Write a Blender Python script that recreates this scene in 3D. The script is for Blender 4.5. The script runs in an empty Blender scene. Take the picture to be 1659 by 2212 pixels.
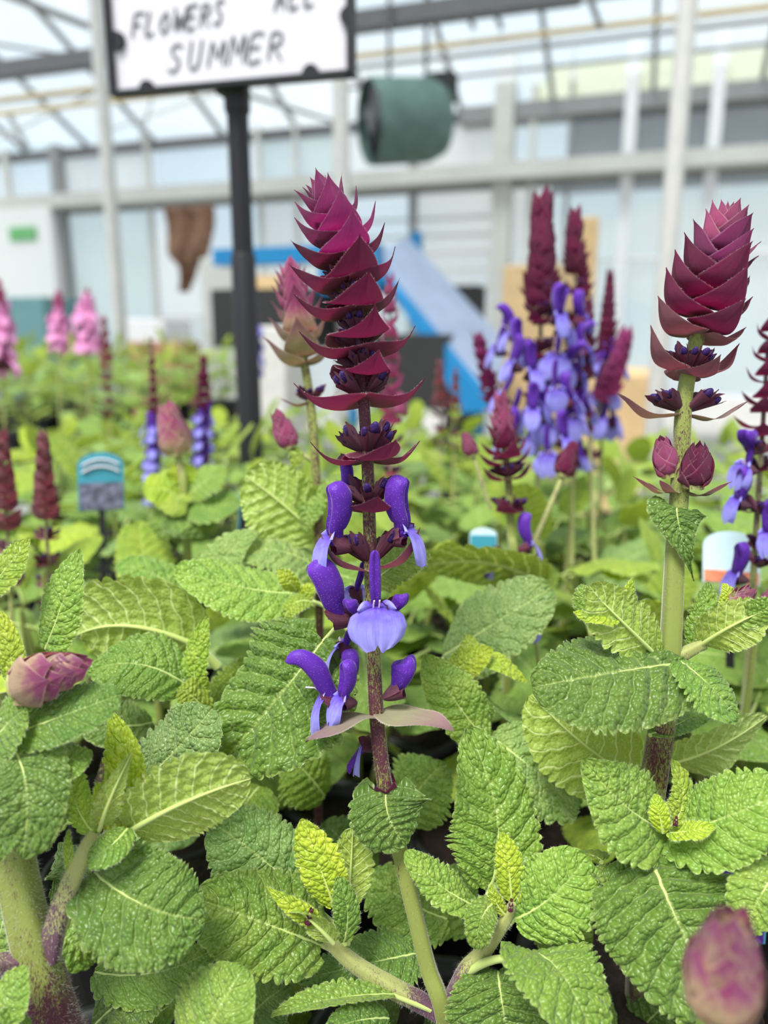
import bpy, math, random
import numpy as np
from mathutils import Matrix, Vector
random.seed(7)
rng = np.random.default_rng(7)
SC = bpy.context.scene
COL = SC.collection
V3 = lambda *a: np.array(a, dtype=float)
def unit(v):
    v = np.asarray(v, float); return v / (np.linalg.norm(v) + 1e-12)

# ------------------------------------------------------------------ camera
F = 1661.0; CX, CY = 829.5, 1106.0
PITCH = math.radians(13.2)
CAM = V3(0, 0, 0.45)
FWD = V3(0, math.cos(PITCH), -math.sin(PITCH))
RGT = V3(1, 0, 0)
UPV = V3(0, math.sin(PITCH), math.cos(PITCH))
D0 = 0.332                                   # focus distance; 1 px there is 0.2 mm
def ray(px, py): return FWD + RGT*(px-CX)/F - UPV*(py-CY)/F
DOFF = [0.0]
def P(px, py, d=D0): return CAM + (d+DOFF[0])*ray(px, py)
def on_plane(px, py, p0, n):
    r = ray(px, py); return CAM + r*(np.dot(np.asarray(p0)-CAM, n)/np.dot(r, n))
YAW = math.radians(19)
E1 = V3(math.cos(YAW), -math.sin(YAW), 0); E2 = V3(math.sin(YAW), math.cos(YAW), 0)
def G(px, py, b): return on_plane(px, py, CAM + E2*b, E2)

cam = bpy.data.cameras.new('camera'); co = bpy.data.objects.new('camera', cam); COL.objects.link(co)
cam.sensor_fit = 'VERTICAL'; cam.sensor_height = 36; cam.sensor_width = 27
cam.lens = F/2212*36
cam.dof.use_dof = True; cam.dof.focus_distance = D0; cam.dof.aperture_fstop = 5.2
cam.clip_start = 0.01
co.location = CAM; co.rotation_euler = (math.pi/2 - PITCH, 0, 0)
SC.camera = co

# ------------------------------------------------------------------ node helpers
class NT:
    def __init__(s, name):
        s.m = bpy.data.materials.new(name); s.m.use_nodes = True
        s.t = s.m.node_tree; s.t.nodes.clear()
        s.out = s.t.nodes.new('ShaderNodeOutputMaterial')
    def n(s, typ, ins=None, **kw):
        nd = s.t.nodes.new('ShaderNode'+typ)
        for k, v in kw.items(): setattr(nd, k, v)
        for k, v in (ins or {}).items(): s.set(nd.inputs[k], v)
        return nd
    def set(s, sock, v):
        if isinstance(v, bpy.types.NodeSocket): s.t.links.new(v, sock)
        elif isinstance(v, bpy.types.Node): s.t.links.new(v.outputs[0], sock)
        else:
            if sock.type == 'RGBA' and hasattr(v, '__len__') and len(v) == 3: v = (*v, 1)
            sock.default_value = v
    def math(s, op, a, b=0.0, c=0.0, clamp=False):
        nd = s.n('Math', operation=op, use_clamp=clamp); s.set(nd.inputs[0], a); s.set(nd.inputs[1], b); s.set(nd.inputs[2], c); return nd.outputs[0]
    def mix(s, f, a, b, mode='MIX'):
        nd = s.t.nodes.new('ShaderNodeMix'); nd.data_type = 'RGBA'; nd.blend_type = mode
        s.set(nd.inputs[0], f); s.set(nd.inputs[6], a); s.set(nd.inputs[7], b); return nd.outputs[2]
    def ramp(s, v, a, b, c=0.0, d=1.0):
        nd = s.n('MapRange', {0: v, 1: a, 2: b, 3: c, 4: d}, interpolation_type='SMOOTHSTEP'); return nd.outputs[0]
    def uv(s, name='UVMap'): return s.n('UVMap', uv_map=name).outputs[0]
    def noise(s, scale, vec=None, detail=2.0, rough=0.5):
        nd = s.n('TexNoise', {'Scale': scale, 'Detail': detail, 'Roughness': rough})
        if vec is not None: s.set(nd.inputs['Vector'], vec)
        return nd.outputs[0]
    def pos(s): return s.n('TexCoord').outputs['Object']
    def principled(s, **k):
        names = dict(color='Base Color', rough='Roughness', spec='Specular IOR Level', metal='Metallic', normal='Normal',
                     sheen='Sheen Weight', sheen_r='Sheen Roughness', sheen_t='Sheen Tint', sss='Subsurface Weight', coat='Coat Weight')
        return s.n('BsdfPrincipled', {names[a]: v for a, v in k.items()}).outputs[0]
    def bump(s, h, dist, strength=1.0, normal=None):
        nd = s.n('Bump', {'Height': h, 'Distance': dist, 'Strength': strength})
        if normal is not None: s.set(nd.inputs['Normal'], normal)
        return nd.outputs[0]
    def fin(s, sh): s.t.links.new(sh, s.out.inputs[0]); return s.m

def simple(name, color, rough=0.6, var=0.08, scale=30, metal=0.0, spec=0.4, bump=0.0):
    t = NT(name); nz = t.noise(scale, t.pos(), 4.0, 0.6)
    f = t.ramp(nz, 0.3, 0.7)
    c = t.mix(f, tuple(x*(1-var) for x in color), tuple(min(1, x*(1+var)) for x in color))
    k = {}
    if bump: k['normal'] = t.bump(nz, bump)
    return t.fin(t.principled(color=c, rough=rough, metal=metal, spec=spec, **k))

# ---- leaf: rugose sage leaf, object colour carries the leaf's own green
def leaf_material():
    t = NT('sage_leaf')
    oc = t.n('ObjectInfo').outputs['Color']
    uv = t.uv(); fl = t.uv('flat')
    sx = t.n('SeparateXYZ', {0: uv}); tt = sx.outputs[0]
    s = t.math('MULTIPLY_ADD', sx.outputs[1], 2.0, -1.0); sa = t.math('ABSOLUTE', s)
    side = t.math('MULTIPLY', t.math('GREATER_THAN', s, 0.0), 0.37)
    ph = t.math('ADD', t.math('SUBTRACT', t.math('MULTIPLY', tt, 8.0), t.math('MULTIPLY', t.math('POWER', sa, 1.25), 1.7)), side)
    wob = t.math('MULTIPLY', t.math('SUBTRACT', t.noise(1.5, fl, 0.0), 0.5), 0.5)
    m = t.math('ABSOLUTE', t.math('SUBTRACT', t.math('FRACT', t.math('ADD', ph, wob)), 0.5))
    lat = t.ramp(m, 0.0, 0.085, 1.0, 0.0)
    mid = t.ramp(sa, 0.0, 0.05, 1.0, 0.0)
    # net of small veins -> puckered cells between them
    nz = t.n('TexNoise', {'Vector': fl, 'Scale': 2.2, 'Detail': 0.0})
    warp = t.n('VectorMath', {0: nz.outputs[1], 1: (0.5, 0.5, 0.5)}, operation='SUBTRACT').outputs[0]
    warp = t.n('VectorMath', {0: warp, 3: 0.16}, operation='SCALE').outputs[0]
    vec = t.n('VectorMath', {0: fl, 1: warp}, operation='ADD').outputs[0]
    vo = t.n('TexVoronoi', {'Vector': vec, 'Scale': 5.3, 'Randomness': 0.85}, feature='DISTANCE_TO_EDGE').outputs[0]
    f1 = t.n('TexVoronoi', {'Vector': vec, 'Scale': 5.3, 'Randomness': 0.85}).outputs['Distance']
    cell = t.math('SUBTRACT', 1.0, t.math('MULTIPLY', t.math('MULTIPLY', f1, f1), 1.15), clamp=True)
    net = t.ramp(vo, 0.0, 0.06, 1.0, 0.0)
    cellm = t.math('MULTIPLY', cell, t.ramp(m, 0.0, 0.14, 0.45, 1.0))
    back = t.n('NewGeometry').outputs['Backfacing']
    h = cellm
    hs = t.math('MULTIPLY', h, t.math('MULTIPLY_ADD', back, -1.5, 1.0))
    nrm = t.bump(hs, 0.0013, 0.9)
    big = t.ramp(t.noise(0.9, fl, 2.0), 0.3, 0.72)
    top = t.mix(big, t.mix(1.0, oc, (0.78, 0.88, 0.72), 'MULTIPLY'), t.mix(1.0, oc, (1.15, 1.10, 1.05), 'MULTIPLY'))
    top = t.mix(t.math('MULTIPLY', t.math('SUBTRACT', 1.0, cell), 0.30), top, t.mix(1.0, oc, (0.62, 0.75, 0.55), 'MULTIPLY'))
    pale = t.mix(0.55, oc, (0.55, 0.66, 0.22))
    top = t.mix(t.math('MULTIPLY', lat, 0.25), top, pale)
    top = t.mix(t.math('MULTIPLY', mid, 0.75), top, pale)
    und = t.mix(0.5, oc, (0.27, 0.38, 0.07))
    vein = t.math('MAXIMUM', t.math('MAXIMUM', lat, mid), t.math('MULTIPLY', net, 0.45))
    und = t.mix(t.math('MULTIPLY', vein, 0.9), und, (0.66, 0.74, 0.34))
    edge = t.ramp(sa, 0.93, 1.0)
    col = t.mix(back, top, und)
    col = t.mix(t.math('MULTIPLY', edge, 0.5), col, pale)
    b = t.principled(color=col, rough=t.math('MULTIPLY_ADD', back, 0.15, 0.35), spec=0.5, normal=nrm, sheen=0.12, sheen_r=0.5)
    trc = t.mix(1.0, col, (1.25, 1.18, 0.5), 'MULTIPLY')
    tr = t.n('BsdfTranslucent', {'Color': trc, 'Normal': nrm}).outputs[0]
    return t.fin(t.n('MixShader', {0: 0.30, 1: b, 2: tr}).outputs[0])

def vein_material():
    t = NT('pale_midrib')
    oc = t.n('ObjectInfo').outputs['Color']
    c = t.mix(0.72, oc, (0.52, 0.60, 0.20))
    return t.fin(t.principled(color=c, rough=0.5, spec=0.35, sheen=0.3))

def stem_material(name, base, dark, hairtint=(0.8, 0.75, 0.7)):
    t = NT(name)
    at = t.n('Attribute', attribute_name='purple').outputs['Fac']
    p = t.pos()
    mp = t.n('Mapping', {'Vector': p, 'Scale': (1, 1, 0.35)}).outputs[0]
    nz = t.noise(1500, mp, 3.0, 0.75); lo = t.noise(260, mp, 2.0)
    v = t.math('ADD', t.math('MULTIPLY_ADD', nz, 1.0, at), t.math('MULTIPLY_ADD', lo, 0.4, -0.2))
    f = t.ramp(v, 0.88, 1.10)
    c = t.mix(f, base, dark)
    nrm = t.bump(nz, 0.0002, 0.5)
    return t.fin(t.principled(color=c, rough=0.6, spec=0.3, sheen=0.55, sheen_r=0.35, sheen_t=(*hairtint, 1), normal=nrm))

def hair_material():
    t = NT('stem_hairs')
    b = t.n('BsdfDiffuse', {'Color': (0.85, 0.83, 0.75, 1)}).outputs[0]
    tr = t.n('BsdfTranslucent', {'Color': (0.85, 0.83, 0.75, 1)}).outputs[0]
    return t.fin(t.n('MixShader', {0: 0.5, 1: b, 2: tr}).outputs[0])

def bract_material(name, tip, base, edge, grad=(0.0, 0.45), sheen=0.45):
    t = NT(name)
    sx = t.n('SeparateXYZ', {0: t.uv()}); tt = sx.outputs[0]
    sa = t.math('ABSOLUTE', t.math('MULTIPLY_ADD', sx.outputs[1], 2.0, -1.0))
    nz = t.noise(7.0, t.uv(), 3.0)
    rnd = t.n('ObjectInfo').outputs['Random']
    f = t.ramp(t.math('ADD', tt, t.math('MULTIPLY_ADD', nz, 0.4, -0.2)), grad[0], grad[1])
    c = t.mix(f, base, tip)
    mp = t.n('Mapping', {'Vector': t.uv(), 'Scale': (2.0, 24.0, 1.0)}).outputs[0]
    ve = t.noise(2.0, mp, 2.0)
    c = t.mix(t.ramp(ve, 0.35, 0.75, 0.0, 0.45), c, t.mix(1.0, c, (0.45, 0.4, 0.45), 'MULTIPLY'))
    c = t.mix(1.0, c, t.mix(rnd, (0.72, 0.72, 0.72), (1.3, 1.3, 1.3)), 'MULTIPLY')
    c = t.mix(t.ramp(sa, 0.86, 1.0, 0.0, 0.75), c, edge)
    fine = t.noise(90.0, t.uv(), 3.0, 0.7)
    nrm = t.bump(t.math('MULTIPLY_ADD', ve, 0.8, fine), 0.0007, 0.9)
    c = t.mix(t.ramp(fine, 0.5, 0.78, 0.0, 0.15), c, edge)
    b = t.principled(color=c, rough=0.55, spec=0.3, sheen=sheen, sheen_r=0.4, sheen_t=(1.0, 0.72, 0.86, 1), normal=nrm)
    tr = t.n('BsdfTranslucent', {'Color': t.mix(1.0, c, (2.0, 0.7, 1.6), 'MULTIPLY')}).outputs[0]
    return t.fin(t.n('MixShader', {0: 0.2, 1: b, 2: tr}).outputs[0])

def petal_material(name, lo, hi, dots=True):
    t = NT(name)
    sx = t.n('SeparateXYZ', {0: t.uv()}); tt = sx.outputs[0]
    s = t.math('MULTIPLY_ADD', sx.outputs[1], 2.0, -1.0)
    nz = t.noise(5.0, t.uv(), 3.0)
    c = t.mix(t.ramp(t.math('ADD', tt, t.math('MULTIPLY_ADD', nz, 0.5, -0.25)), 0.1, 0.95), lo, hi)
    mp = t.n('Mapping', {'Vector': t.uv(), 'Scale': (1.5, 30.0, 1.0)}).outputs[0]
    c = t.mix(t.ramp(t.noise(1.6, mp, 2.0), 0.45, 0.75, 0.0, 0.35), c, lo)
    if dots:
        vo = t.n('TexVoronoi', {'Vector': t.pos(), 'Scale': 30.0, 'Randomness': 1.0})
        c = t.mix(t.ramp(vo.outputs['Distance'], 0.08, 0.22, 0.6, 0.0), c, (0.62, 0.45, 0.85))
    b = t.principled(color=c, rough=0.5, spec=0.25, sheen=0.35, sheen_r=0.4, sheen_t=(0.75, 0.65, 1, 1))
    tr = t.n('BsdfTranslucent', {'Color': t.mix(1.0, c, (1.3, 1.1, 1.2), 'MULTIPLY')}).outputs[0]
    return t.fin(t.n('MixShader', {0: 0.28, 1: b, 2: tr}).outputs[0])

M = {}
M['leaf'] = leaf_material(); M['vein'] = vein_material(); M['hair'] = hair_material()
M['stem'] = stem_material('speckled_stem', (0.21, 0.25, 0.055), (0.075, 0.016, 0.030))
M['stem_p'] = stem_material('woolly_purple_stem', (0.34, 0.36, 0.12), (0.115, 0.055, 0.085))
M['br_main'] = bract_material('crimson_bract', (0.190, 0.0045, 0.060), (0.155, 0.003, 0.036), (0.40, 0.12, 0.18), sheen=.16)
M['br_top'] = bract_material('magenta_bract', (0.31, 0.016, 0.150), (0.21, 0.006, 0.085), (0.52, 0.20, 0.38), sheen=0.30)
M['br_pink'] = bract_material('pink_bract', (0.45, 0.07, 0.20), (0.42, 0.11, 0.17), (0.68, 0.40, 0.44), sheen=.3)
M['br_green'] = bract_material('green_and_purple_bract', (0.30, 0.14, 0.13), (0.24, 0.29, 0.07), (0.55, 0.45, 0.32), grad=(0.25, 1.0))
M['br_bud'] = bract_material('cream_streaked_bract', (0.40, 0.06, 0.17), (0.52, 0.44, 0.20), (0.72, 0.58, 0.42), grad=(0.30, 0.85))
M['br_front'] = bract_material('cream_and_crimson_bract', (0.34, 0.020, 0.15), (0.58, 0.44, 0.20), (0.72, 0.52, 0.38), grad=(0.50, 0.86))
M['br_dusty'] = bract_material('dusty_brown_bract', (0.26, 0.06, 0.07), (0.30, 0.13, 0.09), (0.40, 0.20, 0.16))
M['calyx'] = bract_material('dark_calyx', (0.125, 0.011, 0.040), (0.10, 0.008, 0.028), (0.26, 0.06, 0.10), sheen=0.3)
M['hood'] = petal_material('violet_petal', (0.075, 0.012, 0.27), (0.135, 0.030, 0.43))
M['lip'] = petal_material('lilac_lip', (0.12, 0.055, 0.50), (0.37, 0.36, 0.90), False)
M['bud'] = petal_material('dark_violet_bud', (0.016, 0.006, 0.045), (0.040, 0.010, 0.13))
M['pinkpetal'] = petal_material('pink_petal', (0.62, 0.17, 0.42), (0.85, 0.40, 0.68), False)
M['white'] = simple('pale_filament', (0.8, 0.65, 0.8))
M['soil'] = simple('peat_soil', (0.022, 0.014, 0.010), 0.95, 0.5, 200, bump=0.004)
M['pot'] = simple('black_plastic', (0.012, 0.012, 0.014), 0.45)

GREEN = dict(MID=(.190,.315,.045), DARK=(.130,.232,.036), BLUE=(.215,.335,.095), YOUNG=(.42,.53,.035), LIME=(.33,.45,.045),
             PALE=(.30,.43,.12), OLIVE=(.155,.245,.012), FRESH=(.245,.385,.060))

# ------------------------------------------------------------------ mesh builder
class MB:
    def __init__(s): s.V=[]; s.Fc=[]; s.mi=[]; s.uv=[]; s.fl=[]; s.pu=[]; s.n=0
    def add(s, V, Fc, uv=None, fl=None, mi=0, pu=None):
        V = np.asarray(V, float).reshape(-1, 3); k = len(V)
        s.V.append(V); s.Fc += [tuple(i+s.n for i in f) for f in Fc]; s.mi += [mi]*len(Fc)
        s.uv.append(np.zeros((k, 2)) if uv is None else np.asarray(uv, float).reshape(-1, 2))
        s.fl.append(np.zeros((k, 2)) if fl is None else np.asarray(fl, float).reshape(-1, 2))
        s.pu.append(np.zeros(k) if pu is None else np.asarray(pu, float).ravel()); s.n += k
    def grid(s, A, uv=None, fl=None, mi=0, pu=None):
        nt, ns = A.shape[:2]
        Fc = [(i*ns+j, (i+1)*ns+j, (i+1)*ns+j+1, i*ns+j+1) for i in range(nt-1) for j in range(ns-1)]
        if uv is None:
            uv = np.stack(np.meshgrid(np.linspace(0,1,nt), np.linspace(0,1,ns), indexing='ij'), -1)
        s.add(A, Fc, uv, fl, mi, pu)
    def tube(s, pts, rad, seg=10, square=0.0, mi=0, pu=None, caps=True, flat=1.0, up=None):
        pts = np.asarray(pts, float); n = len(pts); rad = np.broadcast_to(np.asarray(rad, float), (n,))
        T = np.gradient(pts, axis=0); T /= np.linalg.norm(T, axis=1)[:, None] + 1e-12
        ref = unit(up) if up is not None else (V3(0,1,0) if abs(T[0][1]) < 0.8 else V3(1,0,0))
        A = np.zeros((n, seg+1, 3)); ang = np.linspace(0, 2*np.pi, seg+1)
        k = 1.0/np.maximum(np.abs(np.cos(ang)), np.abs(np.sin(ang))); k = 1+(np.minimum(k, 1.28)-1)*square
        for i in range(n):
            a = unit(ref - T[i]*np.dot(ref, T[i])); b = np.cross(T[i], a); ref = a
            A[i] = pts[i] + rad[i]*(np.outer(k*np.cos(ang), a)*flat + np.outer(k*np.sin(ang), b))
        pv = None
        if pu is not None: pv = np.repeat(np.broadcast_to(np.asarray(pu, float), (n,)), seg+1)
        s.grid(A[:, ::-1], mi=mi, pu=pv)
        if caps:
            for e, rev in ((0, False), (n-1, True)):
                ring = list(A[e, :-1]); f = tuple(range(seg))
                s.add(ring, [f if rev else f[::-1]], mi=mi, pu=None if pu is None else [np.broadcast_to(pu, (n,))[e]]*seg)
        return A
    def box(s, c, ax, ay, az, mi=0):      # centre and half-axis vectors
        c, ax, ay, az = map(lambda v: np.asarray(v, float), (c, ax, ay, az))
        vs = [c+i*ax+j*ay+k*az for k in (-1,1) for j in (-1,1) for i in (-1,1)]
        s.add(vs, [(0,2,3,1),(4,5,7,6),(0,1,5,4),(2,6,7,3),(0,4,6,2),(1,3,7,5)], mi=mi)
    def mesh(s, name, mats, smooth=True, shift=None):
        V = np.concatenate(s.V)
        if shift is not None: V = V - np.asarray(shift)
        me = bpy.data.meshes.new(name)
        me.from_pydata(V.tolist(), [], s.Fc)
        li = np.empty(len(me.loops), dtype=np.int32); me.loops.foreach_get('vertex_index', li)
        for nm, arr in (('UVMap', s.uv), ('flat', s.fl)):
            l = me.uv_layers.new(name=nm); l.data.foreach_set('uv', np.concatenate(arr)[li].astype(np.float32).ravel())
        a = me.attributes.new('purple', 'FLOAT', 'POINT'); a.data.foreach_set('value', np.concatenate(s.pu).astype(np.float32))
        for m in mats: me.materials.append(m)
        me.polygons.foreach_set('material_index', np.array(s.mi, dtype=np.int32))
        me.polygons.foreach_set('use_smooth', np.full(len(me.polygons), smooth))
        me.update(); return me
    def obj(s, name, mats, parent=None, smooth=True):
        base = None
        if parent is not None: base = np.array(ROOTLOC[parent.name])
        me = s.mesh(name, mats, smooth, base)
        return put(name, me, parent)
ROOTLOC = {}
def put(name, me, parent=None, mat=None):
    o = bpy.data.objects.new(name, me); COL.objects.link(o)
    if parent is not None:
        o.parent = parent; ROOTLOC[o.name] = ROOTLOC[parent.name]
    if mat is not None: o.matrix_basis = mat
    return o
def root(name, loc, label, cat, group=None):
    o = bpy.data.objects.new(name, None); COL.objects.link(o); o.empty_display_size = 0.02
    o.location = loc; o['label'] = label; o['category'] = cat
    if group: o['group'] = group
    ROOTLOC[o.name] = tuple(loc); return o
def tag(o, label, cat, group=None):
    o['label'] = label; o['category'] = cat
    if group: o['group'] = group
    return o
def structure(o): o['kind'] = 'structure'; return o
def basis(x, y, z, loc, s=1.0):
    m = Matrix.Identity(4)
    for c, v in enumerate((x, y, z)):
        for r in range(3): m[r][c] = float(v[r])*s
    for r in range(3): m[r][3] = float(loc[r])
    return m
def bez(p0, p1, p2, n):
    t = np.linspace(0, 1, n)[:, None]; return (1-t)**2*p0 + 2*t*(1-t)*p1 + t*t*p2
def smooth_path(pts, n):
    pts = np.asarray(pts, float); k = len(pts)
    ext = np.vstack([2*pts[0]-pts[1], pts, 2*pts[-1]-pts[-2]])
    out = []
    for u in np.linspace(0, k-1, n):
        i = min(int(u), k-2); f = u-i; a, b, c, d = ext[i:i+4]
        out.append(0.5*((2*b)+(-a+c)*f+(2*a-5*b+4*c-d)*f*f+(-a+3*b-3*c+d)*f**3))
    return np.array(out)

# ------------------------------------------------------------------ leaf generator
def leaf_geo(mb, base, mid, tip, width, nrm, petiole=None, nt=None, ns=31, teeth=13, amp=.10, a=.5, b=.72, lobe=.0, fold=.10, curl=.18,
             und=.06, quilt=.06, twist=0.0, seed=0, rib=0.0010, tipcurl=0.0, flip=False, cilia=0):
    nt = max(nt or 0, min(150, teeth*9)) if ns > 25 else (nt or 44)
    base, mid, tip = map(lambda v: np.asarray(v, float), (base, mid, tip))
    ctrl = 2*mid - .5*(base+tip)
    B = bez(base, ctrl, tip, nt); L = np.linalg.norm(np.diff(B, axis=0), axis=1).sum()
    T = np.gradient(B, axis=0); T /= np.linalg.norm(T, axis=1)[:, None]+1e-12
    t = np.linspace(0, 1, nt); s = np.linspace(-1, 1, ns); s = np.sign(s)*np.abs(s)**1.15
    r = np.random.default_rng(seed); ph = r.uniform(0, 6.28, 4)
    w = (t+.015)**a * (1-t+.004)**b; w /= w.max(); w *= width/2
    N = np.asarray(nrm, float); Ns = N - T*(T@N)[:, None]; Ns /= np.linalg.norm(Ns, axis=1)[:, None]+1e-9
    if flip: Ns = -Ns
    S = np.cross(Ns, T)
    if twist:
        c, sn = np.cos(twist*t)[:, None], np.sin(twist*t)[:, None]; S, Ns = S*c+Ns*sn, Ns*c-S*sn
    ss, ttg = np.meshgrid(s, t); sa = np.abs(ss)
    tj = ttg + .012*np.sin(ttg*37+ph[0]) + np.where(ss > 0, .4/teeth, 0)
    scal = np.abs(np.sin(np.pi*teeth*tj))**.58 - .62
    fade = np.clip(ttg/.06, 0, 1); tam = r.uniform(.55, 1.35, 200)[np.clip((teeth*tj).astype(int), 0, 90)+np.where(ss > 0, 100, 0)]
    W = w[:, None]
    x = W*(ss + 2.5*amp*scal*tam*fade*np.sign(ss)*sa**5 * (0.75+.5*np.sin(ttg*9+ph[1])))
    asym = 1 + .07*np.sin(ttg*5+ph[2])*np.sign(ss); x = x*asym
    hw = width/2
    m = np.abs((ttg*8 - 1.7*sa**1.25 + np.where(ss > 0, .37, 0)) % 1 - .5)*2
    env = np.clip(sa/.12, 0, 1)*np.clip((1-sa)/.15+.35, 0, 1)
    z = fold*np.abs(x) - curl*(x/hw)**2*hw + und*hw*np.sin(ttg*(9+3*np.sin(ph[3]))+ph[1]+np.where(ss > 0, 1.3, 0))*sa**2
    z = z + quilt*hw*(m**.8)*env + .06*hw*scal*tam*sa**4
    z = z + .03*hw*np.sin(ttg*23+ss*11+ph[0])*env*np.sin(ttg*14-ss*17+ph[2])
    z = z - tipcurl*L*np.clip((ttg-.6)/.4, 0, 1)**2
    back = -lobe*hw*sa**1.6*np.exp(-ttg/.10) + .35*amp*hw*scal*sa**5*0
    A = B[:, None]+S[:, None]*x[..., None]+Ns[:, None]*z[..., None]+T[:, None]*(back+.015*hw*scal*sa**5)[..., None]
    uv = np.stack([ttg, ss*.5+.5], -1); off = r.uniform(0, 40, 2)
    fl = np.stack([ttg*L*100+off[0], x*100+off[1]], -1)
    mb.grid(A, uv=uv, fl=fl, mi=0)
    if cilia: edge_hairs(mb, A, cilia, .0010, 2)
    # midrib (stands proud underneath) and leaf stalk, one tapering tube
    k = max(12, nt//3); idx = np.linspace(0, nt-1, k).astype(int)
    pts = B[idx]-Ns[idx]*(rib*.55); rr = rib*(1-.85*t[idx])
    if petiole is not None and len(petiole):
        pp = smooth_path(np.vstack([np.asarray(petiole), base-Ns[0]*rib*.5]), 8)[:-1]
        pts = np.vstack([pp, pts]); rr = np.concatenate([np.linspace(rib*1.5, rib*1.05, len(pp)), rr])
    mb.tube(pts, np.maximum(rr, .00012), seg=7, mi=1)
    return A

def edge_hairs(mb, A, count, hl, mi):
    nt, ns = A.shape[:2]; i = rng.integers(1, nt-2, count); f = rng.random(count)[:, None]; sd = rng.integers(0, 2, count)
    e = np.where(sd == 0, 0, ns-1); inn = np.where(sd == 0, 2, ns-3)
    q = A[i, e]*(1-f)+A[i+1, e]*f; d = q-A[i, inn]; d = d/(np.linalg.norm(d, axis=1)[:, None]+1e-9)+rng.normal(0, .45, (count, 3))
    d /= np.linalg.norm(d, axis=1)[:, None]; L = hl*rng.uniform(.4, 1.2, count)[:, None]
    s2 = np.cross(d, rng.normal(0, 1, (count, 3))); s2 /= np.linalg.norm(s2, axis=1)[:, None]+1e-9; w = hl*.03
    V = np.stack([q+s2*w, q-s2*w, q+d*L], 1).reshape(-1, 3)
    mb.add(V, [(3*a, 3*a+1, 3*a+2) for a in range(count)], mi=mi)

def nvec(h): return unit(RGT*h[0] + V3(0,0,1)*h[1] + (-FWD)*h[2])
def hero_leaf(plant, q0, q1, q2, width, n=(0,.6,.8), col='MID', pet=None, jitter=True, **k):
    """q0, q1, q2 and pet: points (px, py, depth) where the leaf stands; width in px at its middle depth"""
    mb = MB()
    w = width*q1[2]/F
    pet = None if pet is None else [P(*p) for p in pet]
    k.setdefault('cilia', 260); k.setdefault('seed', int(q0[0]*7+q0[1]*13) % 9973)
    leaf_geo(mb, P(*q0), P(*q1), P(*q2), w, nvec(n), petiole=pet, **k)
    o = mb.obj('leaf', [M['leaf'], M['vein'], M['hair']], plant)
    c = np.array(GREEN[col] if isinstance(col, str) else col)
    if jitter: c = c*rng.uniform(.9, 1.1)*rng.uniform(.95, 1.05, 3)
    o.color = (*c, 1); return o

# ------------------------------------------------------------------ stems
def stem_obj(plant, pts, rad, purple=0.4, name='stem', hairs=0, hl=.0016, mat='stem', square=.75, n=40, parent=None):
    path = smooth_path(pts, n); u = np.linspace(0, 1, n)
    r = np.interp(u, np.linspace(0, 1, len(rad)), rad) if hasattr(rad, '__len__') else np.full(n, rad)
    pu = np.interp(u, np.linspace(0, 1, len(purple)), purple) if hasattr(purple, '__len__') else np.full(n, purple)
    mb = MB(); A = mb.tube(path, r, seg=20, square=square, pu=pu)
    if hairs: add_hairs(mb, A, hairs, hl, 1)
    return mb.obj(name, [M[mat], M['hair']], parent or plant), path
def add_hairs(mb, A, count, hl, mi):
    n, sg = A.shape[:2]; cen = A[:, :-1].mean(1)
    i = rng.integers(0, n-1, count); f = rng.random(count)[:, None]; j = rng.integers(0, sg-1, count); g = rng.random(count)[:, None]
    q = (A[i, j]*(1-f)+A[i+1, j]*f)*(1-g)+(A[i, j+1]*(1-f)+A[i+1, j+1]*f)*g
    c = cen[i]*(1-f)+cen[i+1]*f; d = q-c; d /= np.linalg.norm(d, axis=1)[:, None]+1e-9
    d = d+rng.normal(0, .35, (count, 3)); d /= np.linalg.norm(d, axis=1)[:, None]
    L = hl*rng.uniform(.4, 1.2, count)[:, None]; sd = np.cross(d, rng.normal(0, 1, (count, 3))); sd /= np.linalg.norm(sd, axis=1)[:, None]+1e-9
    w = .000032
    V = np.stack([q+sd*w, q-sd*w, q+d*L+V3(0,0,-.15)*L], 1).reshape(-1, 3)
    mb.add(V, [(3*a, 3*a+1, 3*a+2) for a in range(count)], mi=mi)
# ------------------------------------------------------------------ flower parts (unit meshes: X across, Y outward, Z along the spike)
def cbez(p, t):
    t = t[:, None]; p = [np.asarray(q, float) for q in p]
    return (1-t)**3*p[0]+3*t*(1-t)**2*p[1]+3*t*t*(1-t)*p[2]+t**3*p[3]
def bract_mesh(name, mat, prof, W=.58, R=.56, nt=20, ns=13, acum=1.75, seed=0, wav=.03, lo=False):
    if lo: nt, ns = 10, 7
    t = np.linspace(0, 1, nt); s = np.linspace(-1, 1, ns); r = np.random.default_rng(seed); ph = r.uniform(0, 6, 3)
    pr = cbez(prof, t); w = (1-t)**(acum*.80)*(t+.03)**.72; w = w/w.max()*W
    dp = np.gradient(pr, axis=0); dp /= np.linalg.norm(dp, axis=1)[:, None]
    ss, tt = np.meshgrid(s, t)
    x = w[:, None]*ss*(1+wav*np.sin(tt*12+ph[0])); al = x/R
    X = R*np.sin(al); c = R*(1-np.cos(al))
    Y = pr[:, 0][:, None]-c*.95; Z = pr[:, 1][:, None]+.30*c*(1-tt)-.03*np.abs(ss)*np.sin(tt*9+ph[1])
    Y = Y+.05*np.exp(-(ss/.12)**2)*np.sin(np.pi*tt)
    mb = MB(); A = np.stack([X, Y, Z], -1)[:, ::-1]; mb.grid(A)
    if not lo: edge_hairs(mb, A, 200, .034, 1)
    return mb.mesh(name, [mat, M['hair']])
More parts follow.
